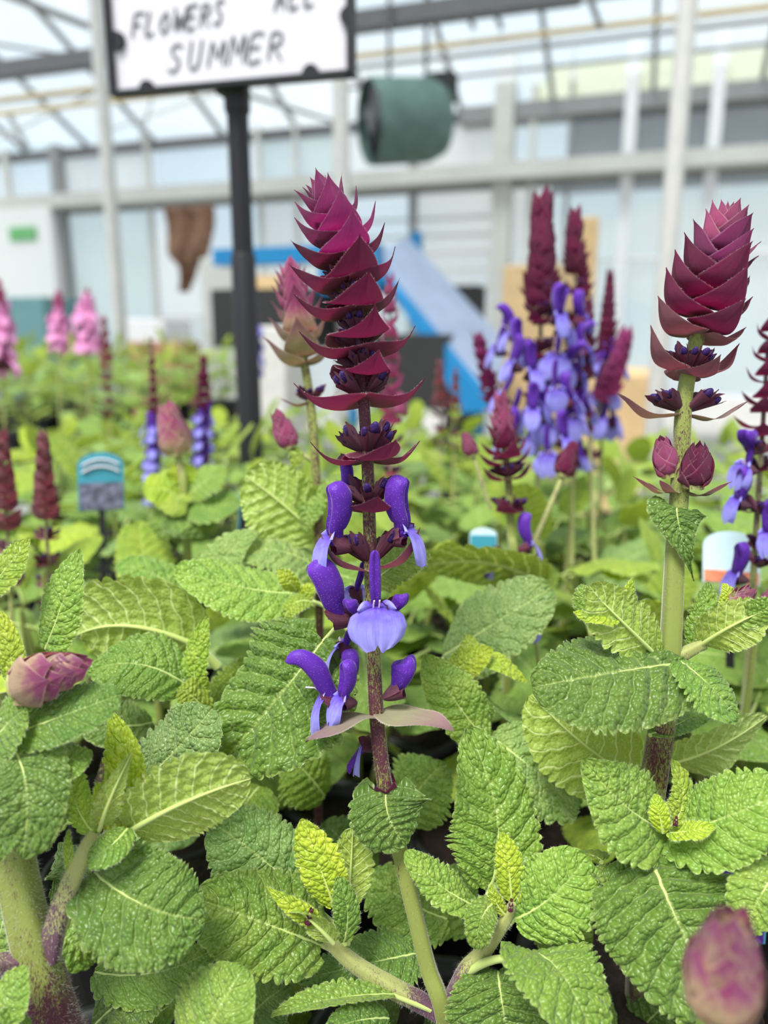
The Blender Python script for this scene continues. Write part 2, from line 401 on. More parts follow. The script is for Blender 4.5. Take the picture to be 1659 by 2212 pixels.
PROF = dict(
    cone=[(.02,0),(.60,-.14),(.54,.36),(.93,.70)],
    spread=[(.02,0),(.58,-.24),(.74,.06),(1.02,.42)],
    flat=[(.02,0),(.40,-.20),(.70,-.02),(1.05,.22)],
    bud=[(.02,0),(.50,.02),(.46,.50),(.36,.95)],
    droop=[(.02,0),(.40,.02),(.75,-.02),(1.1,-.18)])
_cache = {}
def bmesh_of(prof, mat, v=0, lo=False, **k):
    key = (prof, mat, v, lo, tuple(sorted(k.items())))
    if key not in _cache: _cache[key] = bract_mesh('bract', M[mat], PROF[prof], seed=v*17+3, lo=lo, **k)
    return _cache[key]
def calyx_mesh(v=0, bud=True, lo=False):
    key = ('calyx', v, bud, lo)
    if key in _cache: return _cache[key]
    mb = MB(); nt, sg = (9, 24) if not lo else (5, 10)
    ang = np.linspace(0, 2*np.pi, sg+1); t = np.linspace(0, 1, nt)
    A = np.zeros((nt, sg+1, 3))
    tooth = np.maximum(0, np.cos(ang*1.5+v))**1.5*.42
    for i, u in enumerate(t):
        rr = (.07+.20*u**.8)*(1+.07*np.cos(ang*12))*(1-.3*tooth*u*3)
        A[i] = np.stack([rr*np.cos(ang), u*(.85+tooth), rr*np.sin(ang)*.85], -1)
    mb.grid(A[:, ::-1], mi=0)
    if bud: blob(mb, V3(0,.84,.0), V3(.165,.30,.15), mi=1, seg=8 if lo else 16)
    me = mb.mesh('calyx', [M['calyx'], M['bud']]); _cache[key] = me; return me
def blob(mb, c, r, mi=0, seg=14, bend=0.0):
    u = np.linspace(0, np.pi, seg//2+3); v = np.linspace(0, 2*np.pi, seg+1)
    uu, vv = np.meshgrid(u, v, indexing='ij')
    A = np.stack([np.sin(uu)*np.cos(vv)*r[0], -np.cos(uu)*r[1], np.sin(uu)*np.sin(vv)*r[2]+bend*np.cos(uu)**2], -1)+c
    mb.grid(A, mi=mi)
def hood_geo(mb, pts, rw, rd, seg=18, n=22, mi=0):
    """the upper lip: a laterally flattened curved helmet, grooved underneath"""
    path = smooth_path([V3(0, *p) for p in pts], n); T = np.gradient(path, axis=0); T /= np.linalg.norm(T, axis=1)[:, None]
    u = np.linspace(0, 1, n); ang = np.linspace(0, 2*np.pi, seg+1)
    w = np.interp(u, np.linspace(0, 1, len(rw)), rw); d = np.interp(u, np.linspace(0, 1, len(rd)), rd)
    end = np.sqrt(np.clip(1-np.clip((u-.86)/.14, 0, 1)**2, 0.002, 1)); w = w*end; d = d*end
    A = np.zeros((n, seg+1, 3))
    for i in range(n):
        b = unit(np.cross(T[i], V3(1,0,0)))
        dd = d[i]*np.where(np.sin(ang) > 0, 1, .55-.6*np.exp(-(np.cos(ang)/.35)**2))
        A[i] = path[i]+np.outer(w[i]*np.cos(ang), V3(1,0,0))-np.outer(dd*np.sin(ang), b)
    uv = np.stack(np.meshgrid(u, np.linspace(0, 1, seg+1), indexing='ij'), -1)
    mb.grid(A, mi=mi, uv=uv)
def lip_geo(mb, drop=0.9, wid=.42, mi=1, n=20, m=25, out=.75):
    t = np.linspace(0, 1, n); s = np.linspace(-1, 1, m); ss, tt = np.meshgrid(s, t)
    w = np.interp(t, [0,.12,.25,.45,.7,.88,1], [.07,.09,.24,wid*.86,wid,wid*.88,wid*.55])
    pr = cbez([(.44,.16),(out*.85,.20),(out+.02,.02-drop*.2),(out+.03-drop*.10,-.15-drop*.62)], t)
    X = w[:, None]*ss
    notch = -.13*np.exp(-(ss/.14)**2)*np.clip((tt-.75)/.25, 0, 1)
    rip = .07*np.sin(ss*8+1)*tt**2*np.abs(ss)
    Y = pr[:, 0][:, None]-.16*(np.abs(ss)**2)*tt+rip+.04*np.exp(-(ss/.1)**2)*tt*-1
    Z = pr[:, 1][:, None]-notch+.06*np.abs(ss)**2*tt+.03*np.sin(ss*7)*np.clip((tt-.8)*5, 0, 1)
    mb.grid(np.stack([X, Y, Z], -1), mi=mi)
def side_lobes(mb, mi=1, sz=.2):
    for sg in (-1, 1):
        t = np.linspace(0, 1, 9); s = np.linspace(-1, 1, 7); ss, tt = np.meshgrid(s, t)
        w = .10*np.sin(np.pi*np.clip(tt*.92+.06, 0, 1))**.7
        X = sg*(.06+sz*tt); Y = .50+.12*tt-.06*ss**2+0*tt; Z = .17+.08*np.sin(tt*2.2)+w*ss-.10*tt
        A = np.stack([X, Y, Z], -1); mb.grid(A if sg > 0 else A[:, ::-1], mi=mi)
def floret_mesh(kind='open', lo=False, mats=('hood','lip','calyx','white')):
    key = ('floret', kind, lo, mats)
    if key in _cache: return _cache[key]
    mb = MB(); sg, n = (18, 24) if not lo else (8, 9)
    # tube out of the calyx
    mb.tube([V3(0,.05,0), V3(0,.3,.05), V3(0,.48,.13)], [.07,.10,.13], seg=12 if not lo else 6, mi=0, caps=False)
    if kind == 'open':
        hood_geo(mb, [(.40,.10),(.50,.30),(.48,.60),(.54,.90),(.70,1.08)], [.11,.16,.20,.21,.15], [.15,.24,.30,.30,.20], sg, n)
        lip_geo(mb, .72, .30, out=.80); side_lobes(mb)
    elif kind == 'tall':
        hood_geo(mb, [(.40,.12),(.44,.40),(.42,.75),(.44,1.02),(.50,1.22)], [.09,.10,.11,.10,.07], [.10,.14,.15,.13,.09], sg, n)
        lip_geo(mb, .80, .56, out=.72); side_lobes(mb, sz=.30)
        for x in (-.05, .05): mb.tube([V3(x,.45,.10), V3(x*1.1,.56,.24), V3(x*1.0,.62,.31)], .016, seg=6, mi=3)
    elif kind == 'arched':
        hood_geo(mb, [(.38,.08),(.58,.32),(.78,.64),(1.05,.84),(1.32,.80)], [.12,.16,.18,.15,.07], [.17,.25,.29,.23,.10], sg, n)
        lip_geo(mb, .85, .34, out=.80); side_lobes(mb, sz=.13)
        mb.tube([V3(0,.50,.16), V3(.02,.72,.30), V3(.03,.90,.30)], .018, seg=6, mi=3)
    elif kind == 'broad':
        hood_geo(mb, [(.34,.06),(.50,.30),(.60,.58),(.72,.84),(.90,1.0)], [.11,.18,.23,.24,.17], [.17,.29,.36,.35,.25], sg, n)
    elif kind == 'budding':
        hood_geo(mb, [(.28,.02),(.52,.15),(.70,.30),(.80,.46),(.80,.56)], [.11,.21,.26,.24,.16], [.13,.29,.36,.31,.20], sg, n)
    elif kind == 'wilted':
        hood_geo(mb, [(.2,.05),(.4,-.1),(.55,-.4),(.62,-.7),(.6,-.9)], [.09,.12,.09,.08,.03], [.10,.13,.10,.12,.05], sg, n)
        lip_geo(mb, 1.2, .14, out=.62)
    # calyx round the base
    nt, cs = (8, 24) if not lo else (4, 8); ang = np.linspace(0, 2*np.pi, cs+1); A = np.zeros((nt, cs+1, 3))
    tooth = np.maximum(0, np.cos(ang*1.5+math.pi*.75))**2*.20
    for i, u in enumerate(np.linspace(0, 1, nt)):
        rr = (.05+.17*u**.75)*(1+.05*np.cos(ang*12))
        y = u*(.42+tooth)
        A[i] = np.stack([rr*np.cos(ang), y, rr*np.sin(ang)+.25*y*y], -1)
    mb.grid(A[:, ::-1], mi=2)
    me = mb.mesh('floret', [M[m] for m in mats]); _cache[key] = me; return me

class Axis:
    """spike axis through given points; at(py) finds the place on it seen at picture row py"""
    def __init__(s, pts, n=120):
        s.p = smooth_path(pts, n); s.t = np.gradient(s.p, axis=0); s.t /= np.linalg.norm(s.t, axis=1)[:, None]
        q = s.p-CAM; s.py = CY-F*(q@UPV)/(q@FWD)
    def at(s, py):
        i = int(np.argmin(np.abs(s.py-py))); return s.p[i], s.t[i]
    def frac(s, u):
        i = int(round(u*(len(s.p)-1))); return s.p[i], s.t[i]
def outdir(axis_t, phi):
    d = V3(math.cos(math.radians(phi)), math.sin(math.radians(phi)), 0); return unit(d-axis_t*np.dot(d, axis_t))
def place(me, name, parent, pos, up, out, size, tilt=0.0, roll=0.0):
    """unit mesh -> Y along out, Z along up, tilted up by tilt degrees, rolled about its own length"""
    z = unit(up); y = unit(out-z*np.dot(out, z)); x = np.cross(y, z)
    a = math.radians(tilt); y2 = y*math.cos(a)+z*math.sin(a); z2 = z*math.cos(a)-y*math.sin(a)
    if roll:
        r = math.radians(roll); x, z2 = x*math.cos(r)+z2*math.sin(r), z2*math.cos(r)-x*math.sin(r)
    return put(name, me, parent, basis(x, y2, z2, np.asarray(pos)-np.array(ROOTLOC[parent.name]), size))
def whorl(spike, ax, py, phi, size, prof='spread', mat='br_main', tilt=0, n=2, jit=4, lo=False, rr=0.0, pos=None, **k):
    p, t = ax.at(py) if pos is None else pos
    for i in range(n):
        ph = phi+360/n*i+random.uniform(-jit, jit)
        o = outdir(t, ph)
        place(bmesh_of(prof, mat, random.randrange(4), lo, **k), 'bract', spike, p+o*rr, t, o, size*random.uniform(.95, 1.06), tilt+random.uniform(-jit, jit)*.8, random.uniform(-6, 6))
def calyces(spike, ax, py, phi, size, n=3, spread=36, tilt=38, bud=True, lo=False, pos=None, name='calyx'):
    p, t = ax.at(py) if pos is None else pos
    for i in range(n):
        ph = phi+(i-(n-1)/2)*spread+random.uniform(-6, 6)
        o = outdir(t, ph)
        place(calyx_mesh(random.randrange(3), bud, lo), name, spike, p+o*.0015, t, o, size*random.uniform(.85, 1.1), tilt+random.uniform(-10, 12), random.uniform(-25, 25))
def floret(spike, kind, pos, up, phi, size, tilt=0, roll=0, lo=False, mats=('hood','lip','calyx','white')):
    return place(floret_mesh(kind, lo, mats), 'floret', spike, pos, up, outdir(unit(up), phi), size, tilt, roll)

# ------------------------------------------------------------------ generic pot, spikes for plants further off
def pot_mesh():
    if 'pot' in _cache: return _cache['pot']
    mb = MB(); a = np.linspace(0, 2*np.pi, 29)
    prof = [(.001,0),(.048,0),(.062,.108),(.066,.108),(.067,.122),(.062,.122),(.060,.108)]
    A = np.array([[(r*math.cos(x), r*math.sin(x), z) for x in a] for r, z in prof]); mb.grid(A)
    prof2 = [(.060,.108),(.04,.110),(.02,.113),(.0005,.114)]
    A = np.array([[(r*math.cos(x), r*math.sin(x), z) for x in a] for r, z in prof2]); mb.grid(A, mi=1)
    _cache['pot'] = mb.mesh('pot', [M['pot'], M['soil']]); return _cache['pot']
def add_pot(plant): put('pot', pot_mesh(), plant)
def cone_head(spike, ax, u0, u1, nodes, s0, s1, mat, phi=20, prof='cone', lo=True, tilt0=0, tilt1=34, mat_low=None, low=0.0, **k):
    """tight overlapping bracts between two places on the axis, crosswise pairs"""
    if lo and 'W' not in k: k['W'] = .66
    for i in range(nodes):
        f = i/(nodes-1) if nodes > 1 else 0; u = u0+(u1-u0)*f
        mt = mat_low if (mat_low and f < low) else mat
        whorl(spike, ax, 0, phi+90*i, s0+(s1-s0)*f, prof, mt, tilt0+(tilt1-tilt0)*f, pos=ax.frac(min(u, 1)), lo=lo, jit=6, **k)
def generic_spike(plant, base, top, head=.45, size=.012, mat='br_main', nodes=8, whorls=4, florets=0, flo_size=.016, stem_r=.0014, bend=None,
                  mats=('hood','lip','calyx','white'), gap=.5, name='flower_spike', mat_low=None, phi=None, prof='cone', headless=False, start=.3, taper=.55):
    base = np.asarray(base, float); top = np.asarray(top, float)
    mid = (base+top)/2 + (np.zeros(3) if bend is None else np.asarray(bend))
    ax = Axis([base, mid, top], 60)
    mb = MB(); mb.tube(ax.p[::3], np.linspace(stem_r*1.4, stem_r*.6, 20), seg=7, pu=np.linspace(.3, .6, 20), square=.5)
    sp = mb.obj(name, [M['stem_p']], plant)
    phi = random.uniform(0, 90) if phi is None else phi
    if not headless: cone_head(sp, ax, 1-head, .985, nodes, size, size*taper, mat, phi, prof, mat_low=mat_low, low=.25)
    for w in range(whorls):
        u = start+(1-head-start)*(w+.2)/whorls
        pos = ax.frac(u); ph = phi+90*w
        whorl(sp, ax, 0, ph, size*.8, 'flat', mat, 0, pos=pos, lo=True)
        for q in (0, 180): calyces(sp, ax, 0, ph+q, size*.62, 2, 50, 40, lo=True, pos=pos)
        if florets:
            for q in range(florets):
                p, t = pos
                floret(sp, random.choice(['open', 'open', 'tall']), p, t, ph+360/florets*q+random.uniform(-20, 20), flo_size*random.uniform(.85, 1.1), random.uniform(5, 25), lo=True, mats=mats)
    return sp
def bud_head(plant, base, top, width, mat='br_bud', nodes=6, lo=False, name='flower_bud', stem_from=None, W=.62):
    """closed ovoid bud of overlapping bracts, on a stalk"""
    base, top = np.asarray(base, float), np.asarray(top, float); L = np.linalg.norm(top-base)
    t = unit(top-base); mb = MB()
    pts = [base, (base+top)/2, top-t*L*.25]; mb.tube(pts, [width*.30, width*.30, width*.10], seg=10, pu=[.4]*3)
    if stem_from is not None: mb.tube(smooth_path([stem_from, (np.asarray(stem_from)+base)/2, base+t*.001], 8), width*.11, seg=8, pu=[.4]*8)
    bd = mb.obj(name, [M['stem_p']], plant)
    for i in range(nodes):
        f = i/(nodes-1); p = base+t*L*(.02+.62*f)
        sz = width*(1.05-.42*f)
        for q in range(3):
            o = outdir(t, 120*q+60*i+15+random.uniform(-8, 8))
            place(bmesh_of('bud', mat, random.randrange(4), lo, W=W, R=.46), 'bract', bd, p, t, o, sz*random.uniform(.94, 1.06), random.uniform(-4, 4)+6*f)
    return bd
# =================================================================== THE MAIN PLANT
def pot_at(plant, foot_xy=None): add_pot(plant)
mp = P(955, 2190)
main = root('salvia_plant', (mp[0], mp[1]+.01, 0.0), 'tall salvia in sharp focus with crimson bracts over violet flowers on a leaning stem', 'plant')
add_pot(main)
d = D0
stem_pts = [V3(mp[0]+.004, mp[1]+.008, .112), P(957,2190), P(925,2090), P(893,1960), P(858,1815), P(832,1700), P(815,1560), P(807,1400), P(800,1200), P(794,1000), P(785,860), P(778,790), P(766,690), P(749,600), P(733,520), P(713,455), P(693,425)]
stem_r = [.0036,.0036,.0034,.0034,.0033,.0032,.0031,.0029,.0027,.0025,.0024,.0022,.0020,.0018,.0014,.0008]
_, path = stem_obj(main, stem_pts, stem_r, [.2,.25,.25,.28,.35,.55,.62,.48,.55,.58,.75,.85,.85,.85,.85,.85,.85], hairs=5200, hl=.0011, n=130)
ax = Axis(stem_pts[1:], 200)
# ---- the spike: bare axis piece as the spike's own mesh, bracts, calyces and florets its pieces
mb = MB(); i0 = int(np.argmin(np.abs(ax.py-800))); mb.tube(ax.p[i0:], np.linspace(.0026,.0012,len(ax.p)-i0), seg=14, square=.6, pu=.85)
spk = mb.obj('flower_spike', [M['stem_p']], main)
# tight crown of the spike (row on the picture, direction, size)
PL, PF = 9, -70
K = .0002
crown = [(862,PL,132,'spread','br_main',-4),(796,PF,112,'spread','br_main',-8),(757,PL,120,'spread','br_main',0),(722,PF,116,'spread','br_main',-4),(676,PL,118,'spread','br_main',4),
         (655,PF,112,'spread','br_main',0),(613,PL,120,'spread','br_main',6),(596,PF,116,'spread','br_main',4),(563,PL,114,'spread','br_main',10),(548,PF,108,'spread','br_top',12),
         (520,PL,104,'spread','br_top',16),(508,PF,96,'spread','br_top',18),(484,PL,92,'spread','br_top',24),(474,PF,82,'cone','br_top',12),(457,PL,78,'cone','br_top',16),(447,PF,68,'cone','br_top',22),
         (445,PL,58,'cone','br_top',28),(438,PF,48,'cone','br_top',34),(430,PL,40,'cone','br_top',42)]
for py, ph, s, pr, mt, tl in crown:
    whorl(spk, ax, py, ph, s*K*(1.0 if ph == PL else 1.06), pr, mt, tl-(10 if ph == PF and py > 480 else 0), jit=4, acum=2.05, W=(.62 if ph == PL else .68) if py > 470 else .50)
for py in (800, 757, 722, 676, 655, 613):
    for ph in ((PF, PF+180) if py in (800, 722, 655) else (PL, PL+180)):
        calyces(spk, ax, py-6, ph, .0090 if py > 700 else .0075, 3, 38, 42)
# open whorls lower down
for ph in (PL, PL+180): calyces(spk, ax, 856, ph, .0135, 4, 34, 42)
whorl(spk, ax, 985, PL+2, .0240, 'spread', 'br_main', -8, W=.50)
whorl(spk, ax, 978, PF+12, .0215, 'spread', 'br_main', -16, W=.66)
for ph in (PL, PL+180, PF+10, PF+190): calyces(spk, ax, 972, ph, .0125, 3, 34, 46)
whorl(spk, ax, 1096, PF-6, .0185, 'spread', 'br_main', -12, W=.76)
for ph in (PL, PL+180, PF, PF+180): calyces(spk, ax, 1092, ph, .0120, 2, 40, 44)
whorl(spk, ax, 1222, -14, .0240, 'spread', 'br_dusty', 16, n=1, W=.46); whorl(spk, ax, 1222, 194, .0240, 'spread', 'br_dusty', 16, n=1, W=.46)
for ph in (8, 188): calyces(spk, ax, 1213, ph, .0150, 4, 30, 46)
for ph in (-40, 40, 150, 215): calyces(spk, ax, 1335, ph, .0115, 2, 36, 30)
whorl(spk, ax, 1540, -34, .0320, 'droop', 'br_green', 4, n=1, W=.34, acum=1.25, R=.9); whorl(spk, ax, 1540, -146, .0320, 'droop', 'br_green', 0, n=1, W=.34, acum=1.25, R=.9)
# florets: picture place of the calyx base, direction, length
def fl(kind, px, py, dd, phi, size, tilt=0, roll=0):
    p, t = ax.at(py); return floret(spk, kind, P(px, py, d+dd), t*.75+V3(0,0,.25), phi, size, tilt, roll)
fl('open', 768, 1182, -.001, 204, .0235, 8, 8)
fl('open', 826, 1168, -.001, -20, .0230, 8, -6)
fl('broad', 772, 1338, -.001, 190, .0240, 2, 6)
fl('tall', 806, 1318, -.003, -82, .0225, -2)
fl('budding', 792, 1330, -.005, 206, .0120, 8); fl('budding', 828, 1325, -.004, -14, .0130, 8)
fl('tall', 772, 1420, .010, 170, .0175, 22); fl('tall', 780, 1300, .011, 120, .0140, 30)
fl('arched', 758, 1520, -.002, 188, .0220, 6, 4)
fl('open', 770, 1518, -.003, 218, .0165, 10, 10)
fl('broad', 768, 1500, .006, 150, .0150, 30)
fl('budding', 828, 1508, -.002, -8, .0215, 24)
fl('open', 768, 1072, .011, 140, .0130, 6)
fl('wilted', 822, 1620, .006, 170, .0170, 20, 0)
# small crimson scales at the heart-shaped leaf
for ph in (-120, -50, 60, 200):
    p, t = ax.at(1712); place(bmesh_of('flat', 'br_main', 1), 'bract', spk, p, t, outdir(t, ph), .0085, 25)
# ---- leaves of the main plant  (px, py, depth)
HL = hero_leaf
HL(main, (833,1716,.328), (842,1770,.322), (874,1822,.324), 178, (0,.45,1), 'DARK', a=.30, b=.55, lobe=.55, teeth=9, amp=.05, fold=.05, curl=.30, quilt=.07, rib=.0006, nt=70)
HL(main, (697,1385,.352), (610,1495,.345), (478,1650,.350), 305, (-.1,.75,.8), 'DARK', pet=[(800,1330,.35),(740,1345,.352)], a=.42, b=.55, lobe=.3, teeth=15, amp=.07, curl=.22, quilt=.10, und=.10, nt=110, ns=41)
HL(main, (632,1282,.415), (520,1268,.405), (375,1232,.40), 165, (.1,.9,.5), 'FRESH', pet=[(760,1330,.40)], teeth=17, amp=.06, curl=.2, a=.5, b=.6)
HL(main, (690,2040,.330), (560,1990,.322), (418,1938,.322), 215, (0,.75,.75), 'MID', pet=[(800,2090,.332)], teeth=16, amp=.07, a=.42, b=.55, lobe=.2, curl=.15, und=.10, quilt=.08, nt=110, ns=41)
HL(main, (640,1925,.345), (560,1850,.347), (455,1775,.352), 190, (-.1,.6,.8), 'BLUE', pet=[(760,2030,.34)], teeth=15, amp=.06, a=.45, b=.5)
HL(main, (722,1960,.325), (690,1870,.322), (652,1768,.325), 100, (-.15,.25,1), 'YOUNG', pet=[(745,2040,.328)], teeth=12, a=.6, b=.72, curl=.15, quilt=.04)
HL(main, (748,1965,.330), (757,1880,.334), (762,1790,.332), 92, (.15,.2,1), 'LIME', pet=[(750,2040,.33)], flip=True, teeth=10, amp=.12, a=.5, b=.5)
HL(main, (742,2035,.320), (750,1965,.318), (728,1895,.320), 62, (.5,.2,.9), 'MID', teeth=9, a=.5, b=.6)
HL(main, (720,2035,.318), (672,1985,.315), (628,1950,.322), 78, (-.2,.7,-.6), 'LIME', teeth=8, tipcurl=.15)
HL(main, (690,2000,.318), (640,1965,.316), (575,1915,.320), 45, (-.3,.4,.9), 'YOUNG', teeth=7, a=.5, b=.9)
HL(main, (1056,1920,.340), (1074,1770,.342), (1010,1572,.352), 195, (.1,.45,.9), 'MID', pet=[(1010,2110,.332),(1045,2010,.334)], teeth=17, amp=.08, a=.42, b=.62, lobe=.15, curl=.12, und=.09, quilt=.08, rib=.0014, nt=120, ns=41)
HL(main, (1105,1945,.322), (1098,1870,.320), (1086,1797,.323), 62, (0,.2,1), 'YOUNG', teeth=10, a=.55, b=.7, curl=.1, quilt=.04)
HL(main, (1112,1985,.322), (1190,1938,.316), (1268,1850,.320), 175, (.15,.6,.85), 'FRESH', pet=[(1085,2010,.325)], teeth=13, amp=.07, a=.42, b=.42, curl=.2, und=.09)
HL(main, (1038,1962,.326), (950,1912,.318), (876,1838,.322), 84, (-.15,.85,.55), 'FRESH', teeth=13, a=.45, b=.62, und=.14, curl=.1)
HL(main, (1068,1950,.322), (1040,1985,.314), (1030,2050,.314), 66, (-.3,.3,.9), 'MID', teeth=8, a=.4, b=.4)
HL(main, (1128,1960,.322), (1145,1920,.320), (1160,1880,.323), 34, (.3,.2,1), 'YOUNG', teeth=6)
HL(main, (1090,1975,.321), (1070,1945,.320), (1062,1910,.322), 30, (-.4,.3,1), 'YOUNG', teeth=6)
HL(main, (1130,2062,.318), (1210,2100,.296), (1300,2290,.285), 215, (.35,.75,.45), 'MID', pet=[(1005,2100,.330),(1060,2075,.322)], teeth=16, amp=.08, a=.42, b=.5, curl=.15, fold=.18, rib=.0014, nt=110, ns=41)
HL(main, (1075,2098,.328), (1090,2200,.318), (1115,2350,.322), 235, (-.1,.55,.85), 'DARK', teeth=16, amp=.06, a=.40, b=.5, lobe=.2)
HL(main, (395,2330,.292), (450,2220,.288), (528,2088,.296), 215, (-.25,.75,.6), 'FRESH', teeth=14, amp=.09, a=.45, b=.5, curl=.18)
HL(main, (850,2148,.326), (715,2158,.316), (585,2196,.31), 62, (0,1,.05), 'FRESH', pet=[(930,2180,.330)], teeth=14, amp=.12, fold=.45, curl=.0)
HL(main, (965,1985,.375), (885,1950,.37), (795,1890,.375), 160, (0,.8,.6), 'FRESH', teeth=14, a=.45, b=.5)
HL(main, (900,2060,.352), (800,2080,.345), (640,2120,.345), 140, (0,.95,.3), 'DARK', pet=[(950,2160,.335)], teeth=15)
HL(main, (840,2200,.322), (770,2205,.312), (700,2230,.31), 80, (0,.8,.6), 'DARK', teeth=10)
# side shoots of the main plant
SH = [.0034,.0036,.0030,.0028,.0024]
stem_obj(main, [P(958,2196,.333),P(905,2163,.332),P(850,2135,.330),P(770,2085,.328),P(720,2040,.326),P(690,2000,.324)], [.0032,.0036,.0036,.0030,.0026,.0018], [.95,.7,.35,.35,.2,.1], 'side_shoot', 1400, .0018, 'stem_p')
stem_obj(main, [P(960,2192,.333),P(985,2140,.332),P(1010,2092,.330),P(1050,2050,.327),P(1090,1990,.323),P(1108,1950,.321)], [.0030,.0034,.0032,.0026,.0022,.0014], [.9,.7,.5,.3,.15,.1], 'side_shoot', 1300, .0016, 'stem_p')
bud_head(main, P(664,1998,.316), P(676,1955,.314), .0034, 'br_main', 3)
bud_head(main, P(1102,1970,.317), P(1106,1935,.316), .0026, 'br_main', 3)

# =================================================================== THE RIGHT-HAND PLANT
rp = P(1385,2060,.345)
right = root('salvia_plant', (rp[0]+.02, rp[1]+.045, 0.0), 'salvia with plump pink-tipped cone and two round buds on a pale green stem', 'plant')
add_pot(right)
DR = .338
rs = [V3(rp[0]+.016, rp[1]+.04, .112), P(1392,1900,.352), P(1402,1750,.346), P(1425,1600,.342), P(1446,1420,DR), P(1458,1200,DR), P(1470,1030,DR), P(1476,890,DR), P(1488,800,DR), P(1508,720,DR), P(1535,610,DR), P(1562,510,DR), P(1572,470,DR)]
stem_obj(right, rs, [.0055,.0055,.0054,.0050,.0042,.0037,.0035,.0031,.0029,.0027,.0022,.0014,.0008], [.55,.48,.42,.56,.22,.32,.42,.45,.2,.5,.5,.5,.5], hairs=4200, hl=.0013, n=110)
axr = Axis(rs[1:], 200)
mb = MB(); i0 = int(np.argmin(np.abs(axr.py-740))); mb.tube(axr.p[i0:], np.linspace(.0027,.0012,len(axr.p)-i0), seg=12, square=.6, pu=.6)
rsp = mb.obj('flower_spike', [M['stem_p']], right)
crown = [(722,12,118,'spread','br_dusty',4),(706,-72,112,'spread','br_main',2),(683,12,116,'spread','br_main',10),(664,-72,112,'spread','br_main',10),(645,12,112,'spread','br_main',16),(627,-72,106,'cone','br_main',0),
         (608,12,108,'cone','br_main',4),(590,-72,100,'cone','br_top',6),(572,12,96,'cone','br_top',8),(556,-72,88,'cone','br_top',12),(541,12,84,'cone','br_pink',14),(527,-72,76,'cone','br_pink',18),
         (514,12,68,'cone','br_pink',22),(503,-72,60,'cone','br_pink',26),(493,12,52,'cone','br_pink',32),(484,-72,42,'cone','br_pink',38),(476,12,34,'cone','br_pink',44)]
for py, ph, s, pr, mt, tl in crown:
    whorl(rsp, axr, py, ph, s*K*1.02, pr, mt, tl, jit=4, acum=1.8, W=.56)
whorl(rsp, axr, 802, 14, .0245, 'spread', 'br_dusty', 14, W=.42); whorl(rsp, axr, 806, -74, .0165, 'spread', 'br_dusty', -4, W=.60)
for ph in (14, 194, -74): calyces(rsp, axr, 797, ph, .0095, 3, 34, 48)
whorl(rsp, axr, 893, 4, .0290, 'flat', 'br_green', 2, W=.20, acum=1.2, R=.8)
for ph in (4, 184): calyces(rsp, axr, 886, ph, .0125, 4, 26, 34)
for ph, s in ((178,.020), (2,.022), (215,.014), (-30,.020), (150,.014)): 
    p, t = axr.at(1062); place(bmesh_of('flat', 'br_green', 2, W=.24, R=.8, acum=1.1), 'bract', rsp, p, t, outdir(t, ph), s, 2).color = (1,1,1,1)
bud_head(right, P(1448,1030,DR+.002), P(1428,948,DR), .0125, 'br_pink', 6)
bud_head(right, P(1497,1055,DR-.006), P(1510,966,DR-.010), .0150, 'br_main', 6)
HL(right, (1462,1098,DR-.004), (1470,1150,DR-.008), (1498,1255,DR-.006), 128, (-.05,.3,1), 'DARK', a=.22, b=1.5, lobe=.4, teeth=9, amp=.04, fold=.06, curl=.25, quilt=.07, rib=.0006)
HL(right, (1476,1432,.333), (1330,1452,.318), (1150,1486,.318), 262, (-.05,.85,.55), 'DARK', teeth=19, amp=.07, a=.45, b=.50, lobe=.3, curl=.30, fold=-.02, quilt=.09, und=.06, rib=.0012, nt=120, ns=45)
HL(right, (1468,1428,.330), (1530,1478,.318), (1592,1552,.316), 128, (.3,.75,.6), 'MID', teeth=13, amp=.10, a=.45, b=.5, curl=.28)
HL(right, (1418,1418,.334), (1345,1345,.322), (1268,1268,.320), 126, (-.1,-.1,-1), 'LIME', pet=[(1442,1425,.337)], teeth=11, amp=.12, a=.5, b=.5, tipcurl=.08, und=.12)
HL(right, (1330,1330,.326), (1290,1330,.320), (1238,1322,.322), 52, (-.2,.9,.5), 'YOUNG', teeth=7, und=.15)
HL(right, (1350,1330,.328), (1355,1292,.324), (1368,1248,.326), 36, (.4,.2,.9), 'YOUNG', teeth=7)
HL(right, (1285,1350,.324), (1262,1300,.322), (1258,1262,.325), 48, (-.5,.3,.8), 'FRESH', teeth=7)
HL(right, (1515,1392,.334), (1580,1352,.322), (1655,1318,.318), 108, (.1,-.15,-1), 'LIME', pet=[(1450,1428,.337),(1478,1415,.336)], teeth=11, amp=.08, a=.45, b=.45)
HL(right, (1505,1405,.338), (1520,1335,.338), (1530,1258,.342), 66, (-.3,.2,1), 'FRESH', teeth=11)
HL(right, (1560,1330,.330), (1575,1290,.330), (1560,1260,.334), 40, (.2,.2,1), 'YOUNG', teeth=7)
HL(right, (1600,1340,.322), (1645,1320,.316), (1680,1290,.315), 60, (.5,.5,.8), 'FRESH', teeth=8)
bud_head(right, P(1578,1320,.332), P(1622,1275,.328), .0105, 'br_bud', 5, stem_from=P(1500,1405,.338))
stem_obj(right, [P(1448,1428,.338), P(1478,1412,.337), P(1520,1390,.334)], [.0028,.0026,.0020], [.5,.3,.1], 'side_shoot', 300, .0014, 'stem_p')
HL(right, (1432,1795,.325), (1345,1735,.312), (1258,1640,.314), 190, (-.1,.6,.85), 'FRESH', teeth=12, amp=.07, a=.42, b=.85, lobe=.2, curl=.12, quilt=.06, nt=100, ns=37)
